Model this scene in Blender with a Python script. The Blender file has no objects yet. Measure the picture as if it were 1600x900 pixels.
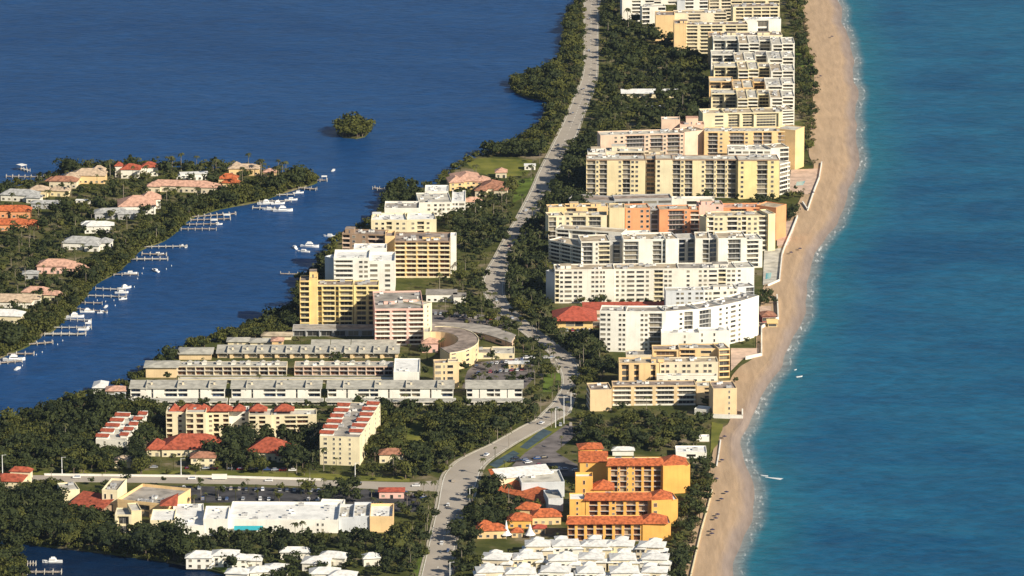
import bpy, math, random, re
import numpy as np
from mathutils import Vector, Matrix
random.seed(7); rng = np.random.default_rng(7)
scene = bpy.context.scene
COL = scene.collection
# ------------------------------------------------------------------ camera
F = 8000.0; PITCH = math.radians(13.57); CAMH = 800.0; GZ = 1.2
cam_d = bpy.data.cameras.new('camera'); cam = bpy.data.objects.new('camera', cam_d); COL.objects.link(cam)
cam.location = (0, 0, CAMH); cam.rotation_euler = (math.pi/2 - PITCH, 0, 0)
cam_d.sensor_width = 36; cam_d.lens = F/1600*36; cam_d.clip_start = 1; cam_d.clip_end = 200000
scene.camera = cam
# ------------------------------------------------------------------ sky and sun
SUN_AZ, SUN_EL = math.radians(130), math.radians(31)      # azimuth clockwise from +Y
w = bpy.data.worlds.new("World"); scene.world = w; w.use_nodes = True
nt = w.node_tree; bg = nt.nodes['Background']
sky = nt.nodes.new('ShaderNodeTexSky'); sky.sky_type = 'NISHITA'; sky.sun_disc = False
sky.sun_elevation = SUN_EL; sky.sun_rotation = SUN_AZ; sky.altitude = 300; sky.air_density = 1.0; sky.dust_density = 0.6
nt.links.new(sky.outputs[0], bg.inputs[0]); bg.inputs[1].default_value = 0.06
sd = bpy.data.lights.new('sun', 'SUN'); sd.energy = 5.0; sd.angle = math.radians(0.5); sd.color = (1.0, 0.90, 0.73)
so = bpy.data.objects.new('sun', sd); COL.objects.link(so)
sv = Vector((math.sin(SUN_AZ)*math.cos(SUN_EL), math.cos(SUN_AZ)*math.cos(SUN_EL), math.sin(SUN_EL)))
so.rotation_euler = sv.to_track_quat('Z', 'Y').to_euler()
so.location = (0, 3000, 600)
vs = scene.view_settings; vs.view_transform = 'Standard'; vs.look = 'None'; vs.gamma = 1; vs.exposure = 0.45
vs.use_curve_mapping = False
try:
    scene.cycles.max_bounces = 5; scene.cycles.diffuse_bounces = 3; scene.cycles.glossy_bounces = 2
except Exception: pass
# ------------------------------------------------------------------ photo geometry -> ground
cs, sn = math.cos(PITCH), math.sin(PITCH)
def G(px, py, z=GZ):
    dx, dy, dz = (px-800), F*cs + (450-py)*sn, -F*sn + (450-py)*cs
    t = (z-CAMH)/dz
    return Vector((dx*t, dy*t, z))
def PR(p):
    x, y, z = p[0], p[1], p[2]-CAMH
    d = y*cs - z*sn
    return 800+F*x/d, 450-F*(y*sn+z*cs)/d
def ztop(P, ytop):
    k = (450-ytop)/F
    return CAMH + P[1]*(k*cs-sn)/(cs+k*sn)
# ------------------------------------------------------------------ materials
def newmat(name):
    m = bpy.data.materials.new(name); m.use_nodes = True
    return m, m.node_tree, m.node_tree.nodes['Principled BSDF']
def N(t, k, **kw):
    n = t.nodes.new(k)
    for a, b in kw.items(): setattr(n, a, b)
    return n
def surf(name, rgb, rough=.8, var=.12, scale=.25, spec=.3, stripes=None, streak=0.0, rgb2=None, det=4):
    """base colour with blotchy wear in world metres"""
    m, t, b = newmat(name)
    pos = N(t, 'ShaderNodeNewGeometry')
    nz = N(t, 'ShaderNodeTexNoise'); nz.inputs['Scale'].default_value = scale; nz.inputs['Detail'].default_value = det
    t.links.new(pos.outputs['Position'], nz.inputs['Vector'])
    mx = N(t, 'ShaderNodeMix', data_type='RGBA')
    lo = [max(0, c*(1-var*1.8)) for c in rgb] if rgb2 is None else rgb2
    hi = [min(1, c*(1+var*.8)) for c in rgb]
    mx.inputs[6].default_value = (*lo, 1); mx.inputs[7].default_value = (*hi, 1)
    rp = N(t, 'ShaderNodeMapRange'); rp.inputs[1].default_value = .32; rp.inputs[2].default_value = .62
    t.links.new(nz.outputs['Fac'], rp.inputs[0]); t.links.new(rp.outputs[0], mx.inputs[0])
    out = mx.outputs[2]
    if streak:
        mp = N(t, 'ShaderNodeMapping'); mp.inputs['Scale'].default_value = (1.1, 1.1, .06)
        t.links.new(pos.outputs['Position'], mp.inputs[0])
        n2 = N(t, 'ShaderNodeTexNoise'); n2.inputs['Scale'].default_value = 1.0; n2.inputs['Detail'].default_value = 3
        t.links.new(mp.outputs[0], n2.inputs['Vector'])
        r2 = N(t, 'ShaderNodeMapRange'); r2.inputs[1].default_value = .5; r2.inputs[2].default_value = .75; r2.inputs[3].default_value = 0; r2.inputs[4].default_value = streak
        t.links.new(n2.outputs['Fac'], r2.inputs[0])
        m2 = N(t, 'ShaderNodeMix', data_type='RGBA'); m2.inputs[7].default_value = (*[c*.45 for c in rgb], 1)
        t.links.new(out, m2.inputs[6]); t.links.new(r2.outputs[0], m2.inputs[0]); out = m2.outputs[2]
    t.links.new(out, b.inputs['Base Color'])
    b.inputs['Roughness'].default_value = rough; b.inputs['Specular IOR Level'].default_value = spec
    return m
M = {}
def wallm(k, rgb, **kw): M[k] = surf(k, rgb, .85, kw.get('var', .07), .12, .2, streak=kw.get('streak', .22))
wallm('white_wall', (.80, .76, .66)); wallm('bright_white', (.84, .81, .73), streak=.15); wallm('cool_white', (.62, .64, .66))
wallm('cream_wall', (.80, .70, .47)); wallm('tan_wall', (.74, .56, .33)); wallm('beige_wall', (.74, .64, .47))
wallm('pink_wall', (.76, .56, .42)); wallm('orange_wall', (.72, .33, .16)); wallm('yellow_wall', (.80, .66, .33))
wallm('pale_yellow', (.80, .67, .41)); wallm('salmon_wall', (.80, .50, .42)); wallm('hotel_yellow', (.86, .46, .12), streak=.18)
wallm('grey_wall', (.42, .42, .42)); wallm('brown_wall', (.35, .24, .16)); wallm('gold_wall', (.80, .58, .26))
wallm('peach_wall', (.82, .58, .30)); wallm('dark_red', (.30, .07, .05)); wallm('teal_awning', (.04, .38, .45))
M['grey_roof'] = surf('grey_roof', (.34, .31, .27), .9, .25, .16); M['brown_roof'] = surf('brown_roof', (.30, .24, .20), .9, .28, .2)
M['light_roof'] = surf('light_roof', (.52, .49, .42), .9, .2, .15); M['white_roof'] = surf('white_roof', (.80, .79, .75), .7, .1, .2)
M['tan_roof'] = surf('tan_roof', (.46, .38, .27), .9, .22, .2); M['dark_roof'] = surf('dark_roof', (.16, .16, .18), .8, .25, .2)
M['row_roof'] = surf('row_roof', (.44, .42, .36), .8, .16, .3)
M['orange_tile'] = surf('orange_tile', (.47, .125, .045), .8, .3, .6); M['rust_tile'] = surf('rust_tile', (.36, .085, .045), .85, .25, .5); M['red_tile'] = surf('red_tile', (.40, .085, .05), .8, .2, .5)
M['pink_tile'] = surf('pink_tile', (.56, .33, .24), .85, .2, .5); M['brown_tile'] = surf('brown_tile', (.34, .16, .10), .85, .25, .5)
M['tan_tile'] = surf('tan_tile', (.50, .38, .27), .85, .2, .5); M['grey_tile'] = surf('grey_tile', (.38, .38, .37), .85, .2, .5)
M['white_tile'] = surf('white_tile', (.70, .69, .66), .7, .12, .5)
M['metal'] = surf('metal', (.5, .5, .5), .5, .1, 1); M['trunk'] = surf('trunk', (.16, .12, .09), .9, .2, 2)
M['palm_trunk'] = surf('palm_trunk', (.27, .23, .18), .9, .2, 2); M['dock_wood'] = surf('dock_wood', (.40, .34, .28), .9, .25, .8)
M['dock_white'] = surf('dock_white', (.55, .52, .46), .8, .1, .8); M['boat_white'] = surf('boat_white', (.82, .82, .80), .35, .03, 1, .5)
M['frame'] = surf('frame', (.6, .58, .52), .6, .05, 1)
M['asphalt'] = surf('asphalt', (.060, .058, .062), .9, .3, .12, .2, det=6)
M['lot'] = surf('lot', (.17, .15, .145), .9, .25, .1, .2, det=6)
M['road'] = surf('road', (.39, .345, .29), .9, .07, .05, .2, det=6); M['path'] = surf('path', (.45, .40, .32), .9, .2, .15)
M['kerb'] = surf('kerb', (.42, .38, .31), .9, .1, .3); M['paint'] = surf('paint', (.7, .68, .6), .8, .15, .5)
M['lawn'] = surf('lawn', (.17, .165, .035), .95, .25, .06, .1, rgb2=(.08, .10, .02), det=8)
M['grass_bright'] = surf('grass_bright', (.10, .14, .025), .95, .3, .08, .1, det=8)
M['terrace'] = surf('terrace', (.58, .42, .32), .9, .15, .2); M['pool'] = surf('pool', (.10, .42, .50), .15, .05, .3, .5)
M['court'] = surf('court', (.055, .085, .10), .8, .2, .2); M['cloth'] = surf('cloth', (.82, .82, .80), .9, .03, 1)
M['umbrella_cloth'] = surf('umbrella_cloth', (.03, .03, .07), .8, .1, 2); M['tyre'] = surf('tyre', (.02, .02, .02), .8, .1, 2)
def glass(name, rgb):
    m, t, b = newmat(name); b.inputs['Base Color'].default_value = (*rgb, 1); b.inputs['Roughness'].default_value = .12
    b.inputs['Specular IOR Level'].default_value = .4
    oi = N(t, 'ShaderNodeObjectInfo'); mx = N(t, 'ShaderNodeMix', data_type='RGBA')
    mx.inputs[6].default_value = (*[c*.4 for c in rgb], 1); mx.inputs[7].default_value = (*[c*2.8 for c in rgb], 1)
    t.links.new(oi.outputs['Random'], mx.inputs[0])
    wn = N(t, 'ShaderNodeTexWhiteNoise', noise_dimensions='1D'); t.links.new(oi.outputs['Random'], wn.inputs['W'])
    cu = N(t, 'ShaderNodeMapRange'); cu.inputs[1].default_value = .55; cu.inputs[2].default_value = 1.0; cu.inputs[4].default_value = .75; t.links.new(wn.outputs['Value'], cu.inputs[0])
    m2 = N(t, 'ShaderNodeMix', data_type='RGBA'); m2.inputs[7].default_value = (.42, .37, .28, 1); t.links.new(cu.outputs[0], m2.inputs[0]); t.links.new(mx.outputs[2], m2.inputs[6])
    t.links.new(m2.outputs[2], b.inputs['Base Color']); M[name] = m
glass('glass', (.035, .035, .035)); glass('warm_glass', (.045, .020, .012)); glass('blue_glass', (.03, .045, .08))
for k, c in dict(car_white=(.8, .8, .8), car_silver=(.4, .41, .42), car_black=(.02, .02, .025), car_red=(.3, .02, .02), car_blue=(.03, .07, .2), car_tan=(.4, .33, .24)).items():
    m, t, b = newmat(k); b.inputs['Base Color'].default_value = (*c, 1); b.inputs['Roughness'].default_value = .3; M[k] = m
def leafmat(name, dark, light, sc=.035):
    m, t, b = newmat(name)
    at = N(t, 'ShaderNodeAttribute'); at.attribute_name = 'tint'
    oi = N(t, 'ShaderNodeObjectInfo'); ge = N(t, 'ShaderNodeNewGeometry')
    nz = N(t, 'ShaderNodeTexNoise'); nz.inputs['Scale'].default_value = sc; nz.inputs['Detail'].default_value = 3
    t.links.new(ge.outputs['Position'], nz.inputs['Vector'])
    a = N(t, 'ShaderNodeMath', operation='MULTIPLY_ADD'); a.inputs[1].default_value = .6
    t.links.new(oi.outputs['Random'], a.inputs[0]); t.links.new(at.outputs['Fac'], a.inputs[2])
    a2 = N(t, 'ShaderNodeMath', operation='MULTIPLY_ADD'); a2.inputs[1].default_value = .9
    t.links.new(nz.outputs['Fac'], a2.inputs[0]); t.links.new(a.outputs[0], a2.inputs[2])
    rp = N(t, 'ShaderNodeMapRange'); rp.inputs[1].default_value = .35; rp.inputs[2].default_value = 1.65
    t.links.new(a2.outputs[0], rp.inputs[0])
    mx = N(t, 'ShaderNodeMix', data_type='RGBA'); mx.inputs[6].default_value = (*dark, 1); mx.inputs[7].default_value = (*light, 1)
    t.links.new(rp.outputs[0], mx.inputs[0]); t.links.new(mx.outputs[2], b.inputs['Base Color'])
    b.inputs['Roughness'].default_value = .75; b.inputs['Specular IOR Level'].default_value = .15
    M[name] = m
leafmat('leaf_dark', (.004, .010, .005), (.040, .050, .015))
leafmat('leaf_olive', (.012, .022, .005), (.085, .088, .020))
leafmat('leaf_palm', (.010, .017, .007), (.080, .083, .030))
leafmat('leaf_scrub', (.03, .033, .013), (.17, .14, .07))
# ------------------------------------------------------------------ mesh tools
class MB:
    def __init__(s): s.v = []; s.f = []; s.mi = []; s.mats = []
    def mat(s, k):
        if k not in s.mats: s.mats.append(k)
        return s.mats.index(k)
    def add(s, vs_, fs, k):
        o = len(s.v); s.v += [tuple(p) for p in vs_]; i = s.mat(k)
        for f in fs: s.f.append([a+o for a in f]); s.mi.append(i)
    def box(s, x0, x1, y0, y1, z0, z1, k, fr=None, top=1.0):
        cx, cy = (x0+x1)/2, (y0+y1)/2
        c = [(x0, y0, z0), (x1, y0, z0), (x1, y1, z0), (x0, y1, z0)] + [(cx+(x-cx)*top, cy+(y-cy)*top, z1) for x, y in ((x0, y0), (x1, y0), (x1, y1), (x0, y1))]
        if fr: c = [fr(p) for p in c]
        s.add(c, [(0, 3, 2, 1), (4, 5, 6, 7), (0, 1, 5, 4), (1, 2, 6, 5), (2, 3, 7, 6), (3, 0, 4, 7)], k)
    def prism(s, pts, z0, z1, k, ktop=None):
        n = len(pts); vs_ = [(p[0], p[1], z0) for p in pts]+[(p[0], p[1], z1) for p in pts]
        s.add(vs_, [[i, (i+1) % n, (i+1) % n+n, i+n] for i in range(n)], k)
        s.add(vs_, [list(range(n, 2*n)), list(range(n-1, -1, -1))], ktop or k)
    def tube(s, p0, p1, r0, r1, k, n=6, cap=True):
        p0, p1 = Vector(p0), Vector(p1); d = (p1-p0).normalized()
        u = d.orthogonal().normalized(); v = d.cross(u)
        vs_ = [p0+(u*math.cos(a)+v*math.sin(a))*r0 for a in [2*math.pi*i/n for i in range(n)]]
        vs_ += [p1+(u*math.cos(a)+v*math.sin(a))*r1 for a in [2*math.pi*i/n for i in range(n)]]
        s.add(vs_, [[i, (i+1) % n, (i+1) % n+n, i+n] for i in range(n)]+([list(range(n, 2*n))] if cap else []), k)
    def mesh(s, name):
        me = bpy.data.meshes.new(name); me.from_pydata(s.v, [], s.f)
        for k in s.mats: me.materials.append(M[k])
        me.polygons.foreach_set('material_index', s.mi); me.update(); return me
    def obj(s, name, parent=None, loc=None, rz=0):
        """vertices are world metres; stored relative to parent (or loc)"""
        base = Vector(loc) if loc is not None else Vector((0, 0, 0))
        if loc is not None: s.v = [tuple(Vector(p)-base) for p in s.v]
        o = bpy.data.objects.new(name, s.mesh(name)); COL.objects.link(o); o.location = base
        if parent is not None:
            o.parent = parent; o.location = base-parent.location if loc is None else base-parent.location
        return o
def tag(o, label=None, cat=None, group=None, kind=None):
    if label: o['label'] = label
    if cat: o['category'] = cat
    if group: o['group'] = group
    if kind: o['kind'] = kind
    return o
def empty(name, loc, rz=0):
    o = bpy.data.objects.new(name, None); COL.objects.link(o); o.location = loc; o.rotation_euler.z = rz; o.empty_display_size = 2; return o
def frame(P, ang):
    c, s_ = math.cos(ang), math.sin(ang); px, py, pz = P[0], P[1], P[2]
    return lambda q: (px+q[0]*c-q[1]*s_, py+q[0]*s_+q[1]*c, pz+q[2])
def place(me, name, root, P, ang=0, parent=None):
    o = bpy.data.objects.new(name, me); COL.objects.link(o)
    if parent is None: o.parent = root; o.location = Vector(P)-root.location; o.rotation_euler.z = ang
    else: o.parent = parent; o.location = P; o.rotation_euler.z = ang
    return o
FOOT = []      # footprints that keep trees out
def inpoly(x, y, poly):
    r = False; n = len(poly); j = n-1
    for i in range(n):
        xi, yi, xj, yj = poly[i][0], poly[i][1], poly[j][0], poly[j][1]
        if (yi > y) != (yj > y) and x < (xj-xi)*(y-yi)/(yj-yi)+xi: r = not r
        j = i
    return r
def keepout(poly, m=0.0):
    xs = [p[0] for p in poly]; ys = [p[1] for p in poly]
    FOOT.append((min(xs), max(xs), min(ys), max(ys), [(p[0], p[1]) for p in poly]))
SOFT = []
def softout(poly):
    xs = [p[0] for p in poly]; ys = [p[1] for p in poly]; SOFT.append((min(xs), max(xs), min(ys), max(ys), [(p[0], p[1]) for p in poly]))
CACHE = {}
def balcony_mesh(w_, rec, kp, ks, rail):
    key = ('bal', round(w_, 1), rec, kp, ks, rail)
    if key not in CACHE:
        b = MB(); b.box(.12, w_-.12, .04, rec+.05, 0, .22, ks)
        b.box(.05, w_-.05, 0, .16, .0, rail, kp)
        if rail < 1.0:
            b.box(.05, w_-.05, .03, .10, rail+.3, rail+.38, 'metal')
        CACHE[key] = b.mesh('balcony')
    return CACHE[key]
def pane_mesh(w_, h, kg):
    key = ('pane', round(w_, 1), round(h, 1), kg)
    if key not in CACHE:
        b = MB(); b.box(0, w_, -.05, .05, 0, h, kg)
        n = max(1, int(w_/2.2))
        for i in range(n+1): x = w_*i/n; b.box(x-.05, x+.05, -.09, -.06, 0, h, 'frame')
        CACHE[key] = b.mesh('pane')
    return CACHE[key]
def window_mesh(w_, h, kg):
    key = ('win', round(w_, 1), round(h, 1), kg)
    if key not in CACHE:
        b = MB(); t = .1
        b.box(-t, w_+t, -.16, 0, -t, 0, 'frame'); b.box(-t, w_+t, -.16, 0, h, h+t, 'frame')
        b.box(-t, 0, -.12, 0, 0, h, 'frame'); b.box(w_, w_+t, -.12, 0, 0, h, 'frame')
        b.box(0, w_, -.05, .02, 0, h, kg)
        CACHE[key] = b.mesh('window')
    return CACHE[key]
def unit_mesh(i):
    key = ('unit', i)
    if key not in CACHE:
        b = MB(); s_ = (1.6, 2.4, 3.2)[i]
        b.box(0, s_, 0, s_*.7, .15, 1.1+.2*i, ('metal', 'white_roof', 'grey_wall')[i]); b.box(.1, .3, 0, s_*.7, 0, .15, 'metal'); b.box(s_-.3, s_-.1, 0, s_*.7, 0, .15, 'metal')
        b.tube((s_/2, s_*.35, 1.1+.2*i), (s_/2, s_*.35, 1.35+.2*i), .5, .5, 'dark_roof', 8)
        CACHE[key] = b.mesh('rooftop_unit')
    return CACHE[key]
def facade(root, fr, P, ang, W, H, floors, bays, wmb, kw, kp, rec, kg, z0=0.0, rail=1.05, ks=None):
    its = [(c, float(n) if n else 1.0) for c, n in re.findall(r'([A-Za-z])([0-9.]*)', bays)]
    tot = sum(n for _, n in its); x = 0; fh = (H-z0)/floors; ks = ks or kw
    for c, n in its:
        x1 = x+W*n/tot; bw = x1-x
        if c in 'SwpqvW':
            wmb.box(x, x1, 0, rec+.02, 0, H-.02, kw, fr)
            if c != 'S':
                for k in range(floors):
                    z = z0+k*fh+fh*.32; h = fh*.46
                    if c == 'w': ws = [(x+bw/2-min(.9, bw*.3), min(1.8, bw*.6))]
                    elif c == 'p': ws = [(x+bw*.12, bw*.76)]
                    elif c == 'q': ws = [(x+bw*.12, bw*.3), (x+bw*.58, bw*.3)]
                    elif c == 'W': ws = [(x+bw*.06, bw*.88)]
                    else: ws = [(x+bw/2-.5, 1.0)]
                    for wx, ww in ws:
                        place(window_mesh(ww, h, kg), 'window', root, fr((wx, 0, z)), ang)
        else:
            dr = rec if c != 'D' else rec
            for k in range(floors):
                z = z0+k*fh
                if c in 'BG':
                    b_ = place(balcony_mesh(bw, rec, kp if c == 'B' else 'metal', ks, rail if c == 'B' else .35), 'balcony', root, fr((x, -.0, z)), ang)
                    place(pane_mesh(bw*.8, fh*.78, kg), 'glass_door', root, (bw*.1, rec-.02, .22), 0, b_)
                else:
                    place(pane_mesh(bw*.76, fh*.72, kg), 'window', root, fr((x+bw*.12, rec-.02, z+.3)), ang)
            wmb.box(x+.001, x1-.001, .02, rec+.02, H-.35, H-.02, kw, fr)
            wmb.box(x, x+.22, 0.01, rec+.02, 0, H-.02, kw, fr); wmb.box(x1-.22, x1, 0.012, rec+.02, 0, H-.025, kw, fr)
        x = x1
def wing(root, xl, yl, xr, yr, yt, depth, floors, bays, kw='white_wall', kr='grey_roof', kp=None, L=None, R=None,
         rec=1.5, kg='glass', par=.7, units=None, rail=1.05, roof='flat', rh=3, ovh=.8, kh=None, ktrim=None, H=None, cap=None):
    A, B = G(xl, yl), G(xr, yr); d = B-A; W = d.length; ang = math.atan2(d.y, d.x)
    if H is None: H = ztop(A, yt)-GZ
    fr = frame(A, ang); kp = kp or kw; wmb = MB()
    l0 = rec if L else 0; r0 = rec if R else 0
    wmb.box(l0, W-r0, rec, depth, 0, H-.01, kw, fr)
    facade(root, fr, A, ang, W, H, floors, bays, wmb, kw, kp, rec, kg, rail=rail)
    if L:
        PL = Vector(fr((0, depth, 0))); facade(root, frame(PL, ang-math.pi/2), PL, ang-math.pi/2, depth-rec-.02, H, floors, L, wmb, kw, kp, rec, kg, rail=rail)
    if R:
        PRr = Vector(fr((W, rec+.02, 0))); facade(root, frame(PRr, ang+math.pi/2), PRr, ang+math.pi/2, depth-rec-.02, H, floors, R, wmb, kw, kp, rec, kg, rail=rail)
    if roof == 'flat':
        kt = ktrim or kw
        e = .05
        for bx in ((-e, W+e, -e, .3), (-e, W+e, depth-.3, depth+e), (-e, .3, .3, depth-.3), (W-.3, W+e, .3, depth-.3)):
            wmb.box(*bx, H-.4 if ktrim else H-.03, H+par, kt, fr)
        rb = MB(); rb.box(.28, W-.28, .28, depth-.28, H-.3, H+.06, kr, fr)
        o = rb.obj('roof', root, root.location)
        nu = units if units is not None else max(2, int(W*depth/60))
        for _ in range(nu):
            place(unit_mesh(random.randrange(3)), 'rooftop_unit', root, fr((random.uniform(1, max(1.2, W-4)), random.uniform(1.5, max(1.6, depth-4)), H+.06)), ang)
        for hx, hw, hy, hd, hh in (cap or []):
            pb = MB(); pb.box(W*hx, W*hx+hw, hy, hy+hd, H+.05, H+hh, kw, fr); pb.box(W*hx-.15, W*hx+hw+.15, hy-.15, hy+hd+.15, H+hh, H+hh+.25, kr, fr)
            pb.box(W*hx+hw*.4, W*hx+hw*.4+.9, hy-.06, hy+.02, H+.1, H+min(2.1, hh*.9), 'dark_roof', fr)
            pb.obj('stair_housing', root, root.location)
    elif roof == 'hip':
        hip(root, fr, -ovh, W+ovh, -ovh, depth+ovh, H, rh, kh or 'orange_tile')
    elif roof == 'shed':
        rb = MB(); z = H
        c = [(-ovh, -ovh, z), (W+ovh, -ovh, z), (W+ovh, depth+ovh, z+rh), (-ovh, depth+ovh, z+rh), (-ovh, -ovh, z+.3), (W+ovh, -ovh, z+.3), (W+ovh, depth+ovh, z+rh+.3), (-ovh, depth+ovh, z+rh+.3)]
        rb.add([fr(p) for p in c], [(0, 3, 2, 1), (4, 5, 6, 7), (0, 1, 5, 4), (1, 2, 6, 5), (2, 3, 7, 6), (3, 0, 4, 7)], kh or kr)
        rb.obj('roof', root, root.location)
    wmb.obj('wall', root, root.location)
    softout([fr((-1, -11, 0)), fr((W+1, -11, 0)), fr((W+1, 0, 0)), fr((-1, 0, 0))])
    keepout([fr((-1.5, -1.5, 0)), fr((W+1.5, -1.5, 0)), fr((W+1.5, depth+1.5, 0)), fr((-1.5, depth+1.5, 0))])
    return fr, W, H, ang
def hip(root, fr, x0, x1, y0, y1, z, h, k, name='roof'):
    b = MB(); wx, wy = x1-x0, y1-y0; m = min(wx, wy)/2
    t = .25
    base = [(x0, y0), (x1, y0), (x1, y1), (x0, y1)]
    if wx >= wy: r = [(x0+m*.95, (y0+y1)/2), (x1-m*.95, (y0+y1)/2)]; fs = [(4, 5, 9, 8), (5, 6, 9), (6, 7, 8, 9), (7, 4, 8)]
    else: r = [((x0+x1)/2, y0+m*.95), ((x0+x1)/2, y1-m*.95)]; fs = [(4, 5, 8), (5, 6, 9, 8), (6, 7, 9), (7, 4, 8, 9)]
    vs_ = [(x, y, z) for x, y in base]+[(x, y, z+t) for x, y in base]+[(x, y, z+t+h) for x, y in r]
    b.add([fr(p) for p in vs_], fs+[(0, 1, 5, 4), (1, 2, 6, 5), (2, 3, 7, 6), (3, 0, 4, 7), (3, 2, 1, 0)], k)
    return b.obj(name, root, root.location)
def bld(name, px, py, label, cat='building', group=None):
    r = empty(name, G(px, py)); tag(r, label, cat, group); return r
def sheet(name, pts, z, k, kind='structure', th=.3, label=None, cat=None, keep=True, world=False, edge=None):
    P = pts if world else [G(*p) for p in pts]
    b = MB()
    n = len(P); a = sum(P[i][0]*P[(i+1) % n][1]-P[(i+1) % n][0]*P[i][1] for i in range(n))
    if a < 0: P = P[::-1]
    b.prism(P, z-th, z, edge or k, k)
    o = b.obj(name); tag(o, label, cat, kind=kind)
    if keep: keepout(P)
    return o
def smooth(pts, n=4):
    out = []
    for i in range(len(pts)-1):
        p0, p1, p2, p3 = pts[max(i-1, 0)], pts[i], pts[i+1], pts[min(i+2, len(pts)-1)]
        for j in range(n):
            t = j/n
            out.append(tuple(.5*((2*b)+(-a+c)*t+(2*a-5*b+4*c-d)*t*t+(-a+3*b-3*c+d)*t**3) for a, b, c, d in zip(p0, p1, p2, p3)))
    out.append(tuple(pts[-1])); return out
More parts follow.
